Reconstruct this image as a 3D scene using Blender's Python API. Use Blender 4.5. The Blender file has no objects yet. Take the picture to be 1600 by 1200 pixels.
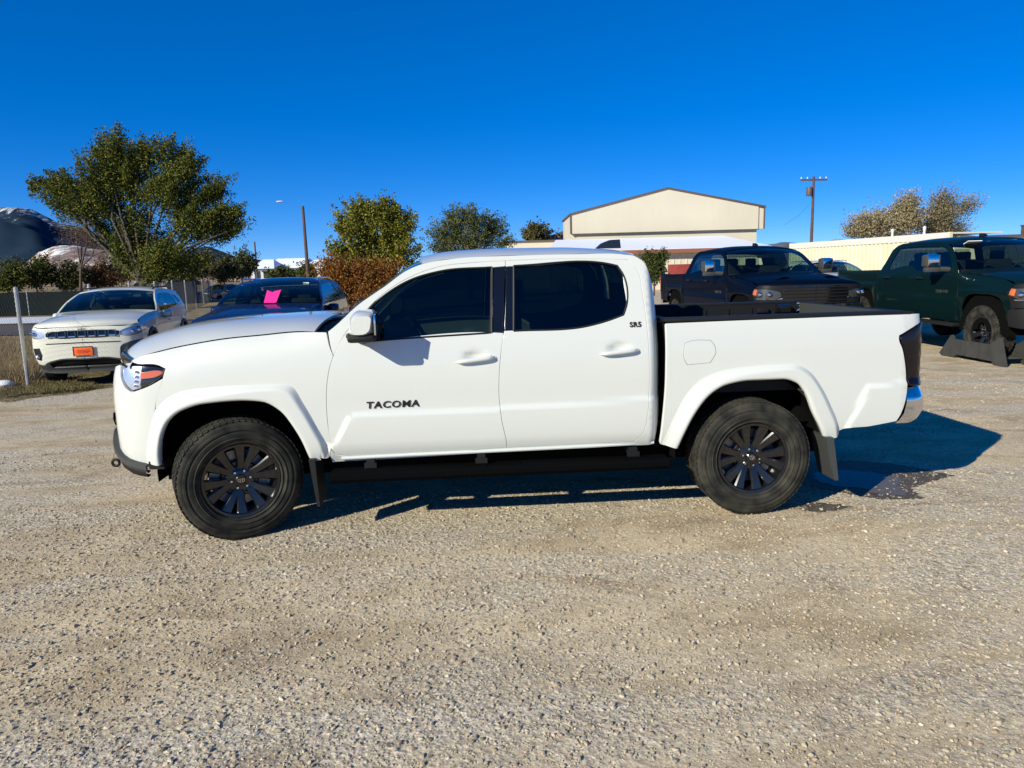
import bpy, bmesh, math, random
import numpy as np
from mathutils import Vector, Matrix
from mathutils.geometry import delaunay_2d_cdt
random.seed(7); rng = np.random.default_rng(11)
SC = bpy.context.scene
COL = SC.collection

# ------------------------------------------------------------------ camera
CAM_F = 1118.36 / 1600.0
CAM_P = np.array([1.4135, -5.2579, 1.6149])
_pt, _ro, _ya = 0.1578, -0.0266, -0.0644
_cy, _sy = math.cos(_ya), math.sin(_ya)
FWD = np.array([-_sy * math.cos(_pt), _cy * math.cos(_pt), -math.sin(_pt)])
_r = np.array([_cy, _sy, 0.0]); _u = np.cross(_r, FWD)
RGT = _r * math.cos(_ro) + _u * math.sin(_ro); UPV = -_r * math.sin(_ro) + _u * math.cos(_ro)
cam = bpy.data.cameras.new('camera'); cam.sensor_width = 36.0; cam.lens = 36.0 * CAM_F
cam.clip_start = 0.05; cam.clip_end = 20000
camo = bpy.data.objects.new('camera', cam); COL.objects.link(camo)
camo.matrix_world = Matrix(((RGT[0], UPV[0], -FWD[0], CAM_P[0]), (RGT[1], UPV[1], -FWD[1], CAM_P[1]),
                            (RGT[2], UPV[2], -FWD[2], CAM_P[2]), (0, 0, 0, 1)))
SC.camera = camo

# ------------------------------------------------------------------ sky, sun, exposure
SUN = np.array([-1.97, -1.66, 1.27]); SUN /= np.linalg.norm(SUN)
SUN_EL = math.asin(SUN[2]); SUN_AZ = math.atan2(SUN[0], SUN[1])
wd = bpy.data.worlds.new('World'); SC.world = wd; wd.use_nodes = True
nt = wd.node_tree; bg = nt.nodes['Background']
sky = nt.nodes.new('ShaderNodeTexSky'); sky.sky_type = 'NISHITA'; sky.sun_disc = False
sky.sun_elevation = SUN_EL; sky.sun_rotation = SUN_AZ; sky.altitude = 5000
sky.air_density = 1.0; sky.dust_density = 0.0; sky.ozone_density = 10.0
hs = nt.nodes.new('ShaderNodeHueSaturation'); hs.inputs['Saturation'].default_value = 1.285; hs.inputs['Value'].default_value = 1.42; hs.inputs['Hue'].default_value = 0.511
gm_ = nt.nodes.new('ShaderNodeGamma'); gm_.inputs[1].default_value = 0.7
nt.links.new(sky.outputs[0], gm_.inputs[0]); nt.links.new(gm_.outputs[0], hs.inputs['Color']); nt.links.new(hs.outputs[0], bg.inputs[0])
bg.inputs[1].default_value = 0.14
sl = bpy.data.lights.new('sun', 'SUN'); sl.energy = 5.0; sl.angle = math.radians(0.5); sl.color = (1.0, 0.955, 0.80)
so = bpy.data.objects.new('sun', sl); COL.objects.link(so); so.location = (-20, -17, 13)
so.rotation_euler = Vector(SUN).to_track_quat('Z', 'Y').to_euler()
SC.view_settings.view_transform = 'Standard'; SC.view_settings.look = 'None'
SC.view_settings.exposure = 0.27; SC.view_settings.gamma = 1.0
SC.view_settings.use_curve_mapping = False
try:
    SC.cycles.max_bounces = 8; SC.cycles.transparent_max_bounces = 12; SC.cycles.caustics_reflective = False
    SC.cycles.use_denoising = True
except Exception: pass

def at(u, v, z):
    """world point seen at photo pixel (u, v) at z metres along the view axis"""
    return CAM_P + (FWD + RGT * (u - 800) / (1600 * CAM_F) - UPV * (v - 600) / (1600 * CAM_F)) * z
def ground(u, z, gz=0.0):
    """ground point under photo column u at depth z (the row is solved for height gz)"""
    a = at(u, 600, z); k = UPV / (1600 * CAM_F) * z
    t = (gz - a[2]) / k[2]
    return a + k * t

# ------------------------------------------------------------------ object helpers
def tag(o, label=None, cat=None, group=None, kind=None):
    if label: o['label'] = label
    if cat: o['category'] = cat
    if group: o['group'] = group
    if kind: o['kind'] = kind
    return o
def empty(name, loc=(0, 0, 0), rz=0.0):
    o = bpy.data.objects.new(name, None); COL.objects.link(o)
    o.location = [float(c) for c in loc]; o.rotation_euler = (0, 0, rz); o.empty_display_size = 0.1
    return o
def mob(name, V, F, mat, parent=None, smooth=True, normals=None, auto=None):
    me = bpy.data.meshes.new(name)
    V = np.asarray(V, float)
    me.from_pydata(V.tolist(), [], [list(map(int, f)) for f in F])
    mats = mat if isinstance(mat, (list, tuple)) else [mat]
    for m in mats: me.materials.append(m)
    me.update()
    if smooth:
        me.polygons.foreach_set('use_smooth', [True] * len(me.polygons))
        if normals is not None:
            me.normals_split_custom_set_from_vertices([tuple(map(float, n)) for n in normals])
        elif auto:
            me.set_sharp_from_angle(angle=math.radians(auto))
    o = bpy.data.objects.new(name, me); COL.objects.link(o)
    if parent: o.parent = parent
    return o
def mob_np(name, V, idx, mat, parent=None, smooth=False, colors=None, nv=3):
    """big meshes: V (n,3), idx (m,nv) numpy arrays; colours per vertex"""
    me = bpy.data.meshes.new(name); n, m = len(V), len(idx)
    me.vertices.add(n); me.vertices.foreach_set('co', np.ascontiguousarray(V, dtype=np.float32).ravel())
    me.loops.add(m * nv); me.loops.foreach_set('vertex_index', np.ascontiguousarray(idx, dtype=np.int32).ravel())
    me.polygons.add(m); me.polygons.foreach_set('loop_start', np.arange(0, m * nv, nv, dtype=np.int32))
    me.polygons.foreach_set('loop_total', np.full(m, nv, np.int32))
    me.polygons.foreach_set('use_smooth', np.full(m, smooth, bool))
    me.materials.append(mat); me.update(calc_edges=True)
    if colors is not None:
        a = me.color_attributes.new('tone', 'FLOAT_COLOR', 'POINT')
        c = np.ones((n, 4), np.float32); c[:, :3] = colors
        a.data.foreach_set('color', c.ravel())
    o = bpy.data.objects.new(name, me); COL.objects.link(o)
    if parent: o.parent = parent
    return o
class MB:
    """collects boxes, tubes and grids into one mesh"""
    def __init__(s): s.V = []; s.F = []
    def add(s, V, F):
        b = len(s.V); s.V += [tuple(map(float, v)) for v in V]; s.F += [[i + b for i in f] for f in F]; return s
    def box(s, c, d, rz=0.0, m=None):
        x, y, z = (k / 2 for k in d); V = [(i, j, k) for i in (-x, x) for j in (-y, y) for k in (-z, z)]
        F = [(0, 1, 3, 2), (4, 6, 7, 5), (0, 4, 5, 1), (2, 3, 7, 6), (0, 2, 6, 4), (1, 5, 7, 3)]
        if m is not None: V = [m @ Vector(v) for v in V]
        if rz: V = [(v[0] * math.cos(rz) - v[1] * math.sin(rz), v[0] * math.sin(rz) + v[1] * math.cos(rz), v[2]) for v in V]
        return s.add([(v[0] + c[0], v[1] + c[1], v[2] + c[2]) for v in V], F)
    def bbox(s, c, d, b, rz=0.0):
        """box with bevelled edges (24 corner points)"""
        bm = bmesh.new(); bmesh.ops.create_cube(bm, size=1.0)
        for v in bm.verts: v.co = Vector((v.co.x * d[0], v.co.y * d[1], v.co.z * d[2]))
        bmesh.ops.bevel(bm, geom=list(bm.edges), offset=b, segments=2, profile=0.6, affect='EDGES')
        V = [v.co.copy() for v in bm.verts]; bm.verts.index_update(); F = [[v.index for v in f.verts] for f in bm.faces]; bm.free()
        if rz: V = [(v[0] * math.cos(rz) - v[1] * math.sin(rz), v[0] * math.sin(rz) + v[1] * math.cos(rz), v[2]) for v in V]
        return s.add([(v[0] + c[0], v[1] + c[1], v[2] + c[2]) for v in V], F)
    def tube(s, pts, r, n=8, cap=True):
        P = [np.array(p, float) for p in pts]; R = r if hasattr(r, '__len__') else [r] * len(P)
        V = []; F = []; prev = None
        for i, p in enumerate(P):
            d = (P[min(i + 1, len(P) - 1)] - P[max(i - 1, 0)]); d /= np.linalg.norm(d) + 1e-12
            if prev is None:
                a = np.cross(d, (0, 0, 1.0)); a = a if np.linalg.norm(a) > .05 else np.cross(d, (1.0, 0, 0))
            else: a = prev - d * np.dot(prev, d)
            a /= np.linalg.norm(a); prev = a; b = np.cross(d, a)
            V += [p + R[i] * (math.cos(t) * a + math.sin(t) * b) for t in np.linspace(0, 2 * math.pi, n, endpoint=False)]
        for i in range(len(P) - 1):
            F += [(i * n + k, i * n + (k + 1) % n, (i + 1) * n + (k + 1) % n, (i + 1) * n + k) for k in range(n)]
        if cap: F += [list(range(n))[::-1], [(len(P) - 1) * n + k for k in range(n)]]
        return s.add(V, F)
    def grid(s, P, closed=False):
        """P[i][j] points"""
        n, m = len(P), len(P[0]); V = [q for row in P for q in row]
        F = [(i * m + j, i * m + (j + 1) % m, (i + 1) * m + (j + 1) % m, (i + 1) * m + j) for i in range(n - 1) for j in range(m if closed else m - 1)]
        return s.add(V, F)
    def lathe(s, prof, n=32, axis='y', c=(0, 0, 0), a0=0, a1=2 * math.pi):
        """prof: (radius, along axis)"""
        full = abs(a1 - a0 - 2 * math.pi) < 1e-6
        T = np.linspace(a0, a1, n, endpoint=not full); P = []
        for r, h in prof:
            if axis == 'y': P.append([(c[0] + r * math.cos(t), c[1] + h, c[2] + r * math.sin(t)) for t in T])
            else: P.append([(c[0] + r * math.cos(t), c[1] + r * math.sin(t), c[2] + h) for t in T])
        return s.grid(P, closed=full)
    def prism(s, poly, y0, y1, axis='y'):
        """outline (a, b) extruded: axis y -> (a, y, b); axis x -> (x, a, b); axis z -> (a, b, z)"""
        f = {'y': lambda p, h: (p[0], h, p[1]), 'x': lambda p, h: (h, p[0], p[1]), 'z': lambda p, h: (p[0], p[1], h)}[axis]
        n = len(poly); V = [f(p, y0) for p in poly] + [f(p, y1) for p in poly]
        F = [list(range(n))[::-1], [n + k for k in range(n)]] + [(k, (k + 1) % n, n + (k + 1) % n, n + k) for k in range(n)]
        return s.add(V, F)
    def blob(s, c, d, e=2.6, n=14, m=10):
        """superellipsoid"""
        sp = lambda v: math.copysign(abs(v) ** (2 / e), v)
        P = [[(c[0] + d[0] * sp(math.cos(a)) * sp(math.cos(b)), c[1] + d[1] * sp(math.cos(a)) * sp(math.sin(b)), c[2] + d[2] * sp(math.sin(a)))
              for b in np.linspace(0, 2 * math.pi, n, endpoint=False)] for a in np.linspace(-math.pi / 2 + .02, math.pi / 2 - .02, m)]
        s.grid(P, closed=True); b0 = len(s.V) - n * m
        s.F += [[b0 + k for k in range(n)][::-1], [b0 + (m - 1) * n + k for k in range(n)]]
        return s
    def mirror(s):
        n = len(s.V); s.V += [(x, -y, z) for x, y, z in s.V[:n]]; s.F += [[i + n for i in f][::-1] for f in list(s.F)]; return s
    def build(s, name, mat, parent=None, smooth=True, auto=35):
        bm = bmesh.new(); vs = [bm.verts.new(v) for v in s.V]
        for f in s.F:
            try: bm.faces.new([vs[i] for i in f])
            except ValueError: pass
        bmesh.ops.recalc_face_normals(bm, faces=bm.faces)
        me = bpy.data.meshes.new(name); bm.to_mesh(me); bm.free(); me.materials.append(mat)
        if smooth:
            me.polygons.foreach_set('use_smooth', [True] * len(me.polygons)); me.set_sharp_from_angle(angle=math.radians(auto))
        o = bpy.data.objects.new(name, me); COL.objects.link(o)
        if parent: o.parent = parent
        return o

# ------------------------------------------------------------------ materials
def nodes(name):
    m = bpy.data.materials.new(name); m.use_nodes = True; t = m.node_tree
    return m, t, t.nodes['Principled BSDF']
def mat(name, col, rough=.5, metal=0.0, coat=0.0, spec=.5, bump=0.0, bscale=60.0, vary=0.0, vscale=4.0, dirt=None, coat_rough=.03):
    m, t, p = nodes(name); N, L = t.nodes, t.links
    p.inputs['Base Color'].default_value = (*col, 1); p.inputs['Roughness'].default_value = rough
    p.inputs['Metallic'].default_value = metal; p.inputs['Coat Weight'].default_value = coat
    p.inputs['Coat Roughness'].default_value = coat_rough; p.inputs['Specular IOR Level'].default_value = spec
    if vary or dirt:
        tc = N.new('ShaderNodeTexCoord'); nz = N.new('ShaderNodeTexNoise'); nz.inputs['Scale'].default_value = vscale
        nz.inputs['Detail'].default_value = 6; L.new(tc.outputs['Object'], nz.inputs['Vector'])
        rp = N.new('ShaderNodeMapRange'); rp.inputs[1].default_value = .35; rp.inputs[2].default_value = .68
        L.new(nz.outputs['Fac'], rp.inputs[0])
        mx = N.new('ShaderNodeMix'); mx.data_type = 'RGBA'; L.new(rp.outputs[0], mx.inputs['Factor'])
        mx.inputs['A'].default_value = (*[c * (1 - vary) for c in col], 1)
        mx.inputs['B'].default_value = (*(dirt if dirt else [min(1, c * (1 + vary)) for c in col]), 1)
        L.new(mx.outputs['Result'], p.inputs['Base Color'])
    if bump:
        tc = N.new('ShaderNodeTexCoord'); nz = N.new('ShaderNodeTexNoise'); nz.inputs['Scale'].default_value = bscale; nz.inputs['Detail'].default_value = 4
        L.new(tc.outputs['Object'], nz.inputs['Vector']); b = N.new('ShaderNodeBump'); b.inputs['Strength'].default_value = bump; b.inputs['Distance'].default_value = .01
        L.new(nz.outputs['Fac'], b.inputs['Height']); L.new(b.outputs[0], p.inputs['Normal'])
    return m
def glass(name, tint, refl=1.0):
    m = bpy.data.materials.new(name); m.use_nodes = True; t = m.node_tree; N, L = t.nodes, t.links
    N.remove(N['Principled BSDF']); out = N['Material Output']
    tr = N.new('ShaderNodeBsdfTransparent'); tr.inputs[0].default_value = (*tint, 1)
    gl = N.new('ShaderNodeBsdfGlossy'); gl.inputs['Roughness'].default_value = .015; gl.inputs['Color'].default_value = (refl, refl, refl, 1)
    lw = N.new('ShaderNodeLayerWeight'); lw.inputs['Blend'].default_value = .5      # same from both sides of the pane
    pw = N.new('ShaderNodeMath'); pw.operation = 'POWER'; pw.inputs[1].default_value = 4.0; L.new(lw.outputs['Facing'], pw.inputs[0])
    ml = N.new('ShaderNodeMath'); ml.operation = 'MULTIPLY_ADD'; ml.inputs[1].default_value = .85; ml.inputs[2].default_value = .04; L.new(pw.outputs[0], ml.inputs[0])
    mx = N.new('ShaderNodeMixShader'); L.new(ml.outputs[0], mx.inputs[0]); L.new(tr.outputs[0], mx.inputs[1]); L.new(gl.outputs[0], mx.inputs[2])
    L.new(mx.outputs[0], out.inputs['Surface'])
    return m
def tone_mat(name, rough=.9, translucent=0.0, spec=.2):
    """colour comes from each leaf's or stone's own 'tone' attribute"""
    m, t, p = nodes(name); N, L = t.nodes, t.links
    a = N.new('ShaderNodeAttribute'); a.attribute_name = 'tone'
    L.new(a.outputs['Color'], p.inputs['Base Color']); p.inputs['Roughness'].default_value = rough; p.inputs['Specular IOR Level'].default_value = spec
    if translucent:
        tl = N.new('ShaderNodeBsdfTranslucent'); L.new(a.outputs['Color'], tl.inputs[0])
        mx = N.new('ShaderNodeMixShader'); mx.inputs[0].default_value = translucent
        L.new(p.outputs[0], mx.inputs[1]); L.new(tl.outputs[0], mx.inputs[2]); L.new(mx.outputs[0], N['Material Output'].inputs['Surface'])
    return m
M = {}
M['white_paint'] = mat('white_paint', (.63, .645, .60), .42, coat=1.0, spec=.4)
M['jeep_paint'] = mat('cream_white_paint', (.70, .69, .58), .45, coat=1.0, spec=.4)
M['blue_paint'] = mat('navy_paint', (.004, .012, .06), .5, coat=.6, spec=.1)
M['black_paint'] = mat('blue_black_paint', (.001, .003, .010), .5, coat=.13, spec=.03)
M['green_paint'] = mat('dark_green_paint', (.002, .011, .0115), .5, coat=.3, spec=.03)
M['grey_paint'] = mat('dark_grey_paint', (.03, .035, .04), .35, coat=1.0)
M['black_plastic'] = mat('black_plastic', (.009, .009, .0095), .6, spec=.3, bump=.15, bscale=400)
M['grey_plastic'] = mat('grey_plastic', (.045, .048, .045), .6, bump=.1, bscale=300)
M['gloss_black'] = mat('gloss_black', (.006, .006, .007), .12, coat=.5)
M['rubber'] = mat('tyre_rubber', (.013, .013, .012), .8, spec=.25, bump=.25, bscale=120, vary=.2, vscale=9, dirt=(.052, .049, .036))
M['rim_black'] = mat('black_rim', (.008, .008, .009), .25, coat=.6)
M['rim_silver'] = mat('silver_rim', (.45, .46, .47), .3, metal=.9)
M['steel'] = mat('bare_steel', (.28, .28, .28), .4, metal=.9)
M['chrome'] = mat('chrome', (.75, .76, .78), .06, metal=1.0)
M['under'] = mat('underbody', (.006, .006, .006), .9, spec=0.0)
M['step_black'] = mat('step_black', (.003, .0032, .0034), .8, spec=.02)
M['seat'] = mat('seat_cloth', (.02, .02, .021), .9)
M['interior'] = mat('interior_plastic', (.014, .014, .015), .7)
M['seam'] = mat('seam_rubber', (.02, .02, .02), .8)
M['tint_dark'] = glass('tinted_glass', (.05, .075, .07))
M['tint_mid'] = glass('green_tint_glass', (.42, .54, .47))
M['clear'] = glass('clear_lens', (.95, .95, .97))
M['smoke'] = mat('smoked_lens', (.006, .003, .005), .12, coat=.3, spec=.3)
M['amber'] = mat('amber_lens', (.70, .16, .02), .15, coat=1.0)
M['red_lens'] = mat('red_lens', (.30, .01, .01), .15, coat=1.0)
M['lamp_silver'] = mat('lamp_reflector', (.70, .74, .82), .25, metal=.7)
M['deflector'] = glass('smoked_deflector', (.05, .07, .10))
M['dark_text'] = mat('badge_black', (.012, .010, .008), .3)
M['gold_text'] = mat('badge_bronze', (.05, .035, .01), .35, metal=.3)
M['pink'] = mat('pink_paper', (.85, .02, .28), .8)
M['paper'] = mat('white_paper', (.8, .8, .78), .8)
M['orange'] = mat('orange_plate', (.85, .13, .015), .6)

# ------------------------------------------------------------------ vehicle skin tools
def pchip(xs,ys):
    xs=np.asarray(xs,float); ys=np.asarray(ys,float); h=np.diff(xs); d=np.diff(ys)/h
    m=np.zeros_like(xs); m[0]=d[0]; m[-1]=d[-1]
    for i in range(1,len(xs)-1):
        if d[i-1]*d[i]>0:
            w1=2*h[i]+h[i-1]; w2=h[i]+2*h[i-1]; m[i]=(w1+w2)/(w1/d[i-1]+w2/d[i])
    def f(x):
        x=np.clip(np.asarray(x,float),xs[0],xs[-1]); i=np.clip(np.searchsorted(xs,x)-1,0,len(xs)-2)
        t=(x-xs[i])/h[i]; t2=t*t; t3=t2*t
        return (2*t3-3*t2+1)*ys[i]+(t3-2*t2+t)*h[i]*m[i]+(-2*t3+3*t2)*ys[i+1]+(t3-t2)*h[i]*m[i+1]
    return f
def sstep(a,b,x):
    t=np.clip((np.asarray(x,float)-a)/(b-a),0,1); return t*t*(3-2*t)
class Shell:
    """half body skin in (s, z): s runs along the side and round both corners in plan"""
    def __init__(self, W, front, rear, nose, tail):
        self.W = W; self.f0 = front[0][0]; self.r0 = rear[0][0]; self.nose = pchip(*zip(*nose)); self.tail = pchip(*zip(*tail))
        self.fx, self.fy, self.fl = self.arc(front); self.rx, self.ry, self.rl = self.arc(rear)
    def arc(self, pts):
        p = np.array(pts, float); L = np.r_[0, np.cumsum(np.hypot(np.diff(p[:, 0]), .88 * np.diff(p[:, 1])))]
        return pchip(L, p[:, 0]), pchip(L, p[:, 1]), L[-1]
    warp = None
    def M(self, S, Z):
        P = self.M0(S, Z)
        if self.warp is not None: P = P.copy(); P[..., 2] = self.warp(P[..., 0], P[..., 2])
        return P
    def M0(self, S, Z):
        S = np.asarray(S, float); Z = np.asarray(Z, float)
        X = np.clip(S, self.f0, self.r0); y = self.W(X, Z)
        uf = np.clip(self.f0 - S, 0, self.fl); ur = np.clip(S - self.r0, 0, self.rl)
        ff = self.fy(uf)
        x = np.where(S < self.f0, self.fx(uf) + self.nose(Z) * np.sqrt(1 - ff * .999) * sstep(0, .25, uf), X)
        y = np.where(S < self.f0, y * ff, y)
        x = np.where(S > self.r0, self.rx(ur) + self.tail(Z) * sstep(0, .06, ur), x)
        y = np.where(S > self.r0, y * self.ry(ur), y)
        return np.stack([x, -y, Z], -1)
    def N(self, S, Z, e=.004):
        S = np.asarray(S, float); Z = np.asarray(Z, float)
        a = self.M(S + e, Z) - self.M(S - e, Z); b = self.M(S, Z + e) - self.M(S, Z - e)
        a = a / (np.linalg.norm(a, axis=-1, keepdims=True) + 1e-9); b = b / (np.linalg.norm(b, axis=-1, keepdims=True) + 1e-9)
        n = np.cross(a, b); return n / (np.linalg.norm(n, axis=-1, keepdims=True) + 1e-9), a, b

def soften(pts, corner=38, step=.025):
    """resample a closed outline: gentle bends become curves, sharp corners stay"""
    P = np.array(pts, float); n = len(P); out = []
    def turn(i):
        a = P[i] - P[i - 1]; b = P[(i + 1) % n] - P[i]
        return abs(math.degrees(math.atan2(a[0] * b[1] - a[1] * b[0], a @ b))) > corner
    cr = [turn(i) for i in range(n)]
    for i in range(n):
        p0, p1, p2, p3 = P[i - 1], P[i], P[(i + 1) % n], P[(i + 2) % n]
        d = np.linalg.norm(p2 - p1); k = max(1, int(math.ceil(d / step)))
        def tan(pa, pb, pc):
            da = np.linalg.norm(pb - pa) + 1e-9; dc = np.linalg.norm(pc - pb) + 1e-9
            return ((pb - pa) / da * dc + (pc - pb) / dc * da) / (da + dc)
        m1 = (p2 - p1) / d if cr[i] else tan(p0, p1, p2)
        m2 = (p2 - p1) / d if cr[(i + 1) % n] else tan(p1, p2, p3)
        for j in range(k):
            t = j / k; t2 = t * t; t3 = t2 * t
            out.append((2*t3-3*t2+1) * p1 + (t3-2*t2+t) * d * m1 + (-2*t3+3*t2) * p2 + (t3-t2) * d * m2)
    return np.array(out)
def area(P): return .5 * np.sum(P[:, 0] * np.roll(P[:, 1], -1) - np.roll(P[:, 0], -1) * P[:, 1])
def inside(P, q):
    x, y = q[:, 0], q[:, 1]; r = np.zeros(len(q), bool); n = len(P)
    for i in range(n):
        a, b = P[i], P[(i + 1) % n]
        c = ((a[1] > y) != (b[1] > y))
        if a[1] != b[1]: r ^= c & (x < (b[0] - a[0]) * (y - a[1]) / (b[1] - a[1]) + a[0])
    return r
def outward(P):
    d = np.roll(P, -1, 0) - P; d /= np.linalg.norm(d, axis=1, keepdims=True) + 1e-12
    nrm = np.stack([d[:, 1], -d[:, 0]], 1); m = nrm + np.roll(nrm, 1, 0)
    m /= np.linalg.norm(m, axis=1, keepdims=True) + 1e-9
    return m / np.clip((m * nrm).sum(1, keepdims=True), .5, 1)
def panel(sh, name, outline, mt, holes=(), res=.05, off=0.0, gap=.0032, hem=.03, both=True, parent=None, corner=38, edge=.002):
    """skin panel cut to an outline in (s, z), with rounded, turned-in edges; returns [left, right]"""
    loops = []
    for k, o in enumerate([outline] + list(holes)):
        P = soften(o, corner, res * .5); a = area(P)
        if (a < 0) == (k == 0): P = P[::-1]
        P = P - outward(P) * gap; loops.append(P)
    O = loops[0]; lo, hi = O.min(0), O.max(0)
    gx, gz = np.meshgrid(np.arange(lo[0] + res * .37, hi[0], res), np.arange(lo[1] + res * .41, hi[1], res * .9)); gx = gx + (np.arange(len(gx)) % 2)[:, None] * res * .5
    G = np.stack([gx.ravel(), gz.ravel()], 1); keep = inside(O, G)
    for H in loops[1:]: keep &= ~inside(H, G)
    G = G[keep]; B = np.concatenate(loops)
    if len(G):
        dm = np.array([np.min(np.hypot(*(B - g).T)) for g in G]); G = G[dm > res * .33]
    pts = np.concatenate([B, G]); ed = []; b = 0
    for P in loops: ed += [(b + i, b + (i + 1) % len(P)) for i in range(len(P))]; b += len(P)
    r = delaunay_2d_cdt([Vector(p) for p in pts], ed, [], 0, 1e-6)
    V2 = np.array([tuple(v) for v in r[0]]); back = {}
    for i, os_ in enumerate(r[3]):
        for q in os_: back[q] = i
    T = np.array([f for f in r[2] if len(f) == 3]); c = V2[T].mean(1); ok = inside(O, c)
    for H in loops[1:]: ok &= ~inside(H, c)
    T = T[ok]; e1 = V2[T[:, 1]] - V2[T[:, 0]]; e2 = V2[T[:, 2]] - V2[T[:, 0]]
    fl = (e1[:, 0] * e2[:, 1] - e1[:, 1] * e2[:, 0]) < 0; T[fl] = T[fl][:, ::-1]
    n, ta, tb = sh.N(V2[:, 0], V2[:, 1]); V3 = sh.M(V2[:, 0], V2[:, 1]) + n * off
    Vs = [V3]; Ns = [n]; F = [tuple(t) for t in T]; cnt = len(V3); b = 0
    for P in loops:
        m = len(P); ids = np.array([back[b + i] for i in range(m)]); b += m
        o2 = outward(P); o3 = ta[ids] * o2[:, :1] + tb[ids] * o2[:, 1:]; o3 /= np.linalg.norm(o3, axis=1, keepdims=True) + 1e-9
        r1 = V3[ids] + o3 * edge - n[ids] * edge; r2 = r1 - n[ids] * hem
        n1 = n[ids] + o3 * 1.6; n1 /= np.linalg.norm(n1, axis=1, keepdims=True)
        Vs += [r1, r2]; Ns += [n1, o3]
        for i in range(m):
            j = (i + 1) % m; F.append((ids[j], ids[i], cnt + i, cnt + j)); F.append((cnt + j, cnt + i, cnt + m + i, cnt + m + j))
        cnt += 2 * m
    V = np.concatenate(Vs); Nn = np.concatenate(Ns); fy = np.array([1, -1, 1.0])
    out = [mob(name, V, F, mt, (parent[0] if isinstance(parent, (list, tuple)) else parent), normals=Nn)]
    if both: out.append(mob(name, V * fy, [f[::-1] for f in F], mt, (parent[1] if isinstance(parent, (list, tuple)) else parent), normals=Nn * fy))
    return out
def arclen(pts, n):
    P = np.array(pts, float); L = np.r_[0, np.cumsum(np.linalg.norm(np.diff(P, axis=0), axis=1))]
    t = np.linspace(0, L[-1], n); return np.stack([pchip(L, P[:, k])(t) for k in range(P.shape[1])], 1)
def flare(sh, name, outer, inner, mt, H=.048, soft=(.9, .35), parent=None, n=60, both=True, lip=.05):
    A = arclen(outer, n); B = arclen(inner, n); T = np.r_[np.linspace(0, 1, 15), 1.0, 1.0]
    rows = []
    for k, t in enumerate(T):
        q = A * (1 - t) + B * t; nn, _, _ = sh.N(q[:, 0], q[:, 1]); p = sh.M(q[:, 0], q[:, 1])
        a = soft[0] + (soft[1] - soft[0]) * sstep(.25, .75, np.linspace(0, 1, n))
        h = H * sstep(0, 1, t / a) - .003 * (t < .01) - .006 * sstep(.9, 1, t)
        if k == 15: h = h - .008
        if k == 16: h = h - lip
        if k == 15:
            ctr = B.mean(0) - np.array([0, .3]); d = ctr - B; d /= np.linalg.norm(d, axis=1, keepdims=True); q2 = q + d * .006
            p = sh.M(q2[:, 0], q2[:, 1])
        rows.append(p + nn * h[:, None])
    o = [MB().grid(rows).build(name, mt, parent, auto=60)]
    if both:
        rows2 = [[(x, -y, z) for x, y, z in r] for r in rows]; o.append(MB().grid(rows2).build(name, mt, parent, auto=60))
    return o
def span(sh, name, curve, mt, crown=(0, 0), p=3.0, bow=(0, 0), ny=29, parent=None, inset=0.0, lip=.015, bp=2.0, n=None):
    """surface across the car between the two side edges given by curve (s, z)"""
    C = arclen(curve, n or max(8, 3 * len(curve))); E = sh.M(C[:, 0], C[:, 1]); K = np.linspace(0, 1, len(C))
    cr = np.interp(K, np.linspace(0, 1, len(crown)), crown); bw = np.interp(K, np.linspace(0, 1, len(bow)), bow)
    ts = np.sin(np.linspace(-1, 1, ny) * math.pi / 2 * .96) / math.sin(math.pi / 2 * .96)
    rows = []
    for e, c, b in zip(E, cr, bw):
        hy = abs(e[1]) - inset
        rows.append([(e[0] - b * (1 - abs(t) ** bp), t * hy, e[2] + c * (1 - abs(t) ** p)) for t in ts])
    if lip: rows = [[(x, y, z - lip) for x, y, z in rows[0]]] + rows + [[(x, y, z - lip) for x, y, z in rows[-1]]]
    return MB().grid(rows).build(name, mt, parent, auto=50)

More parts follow.
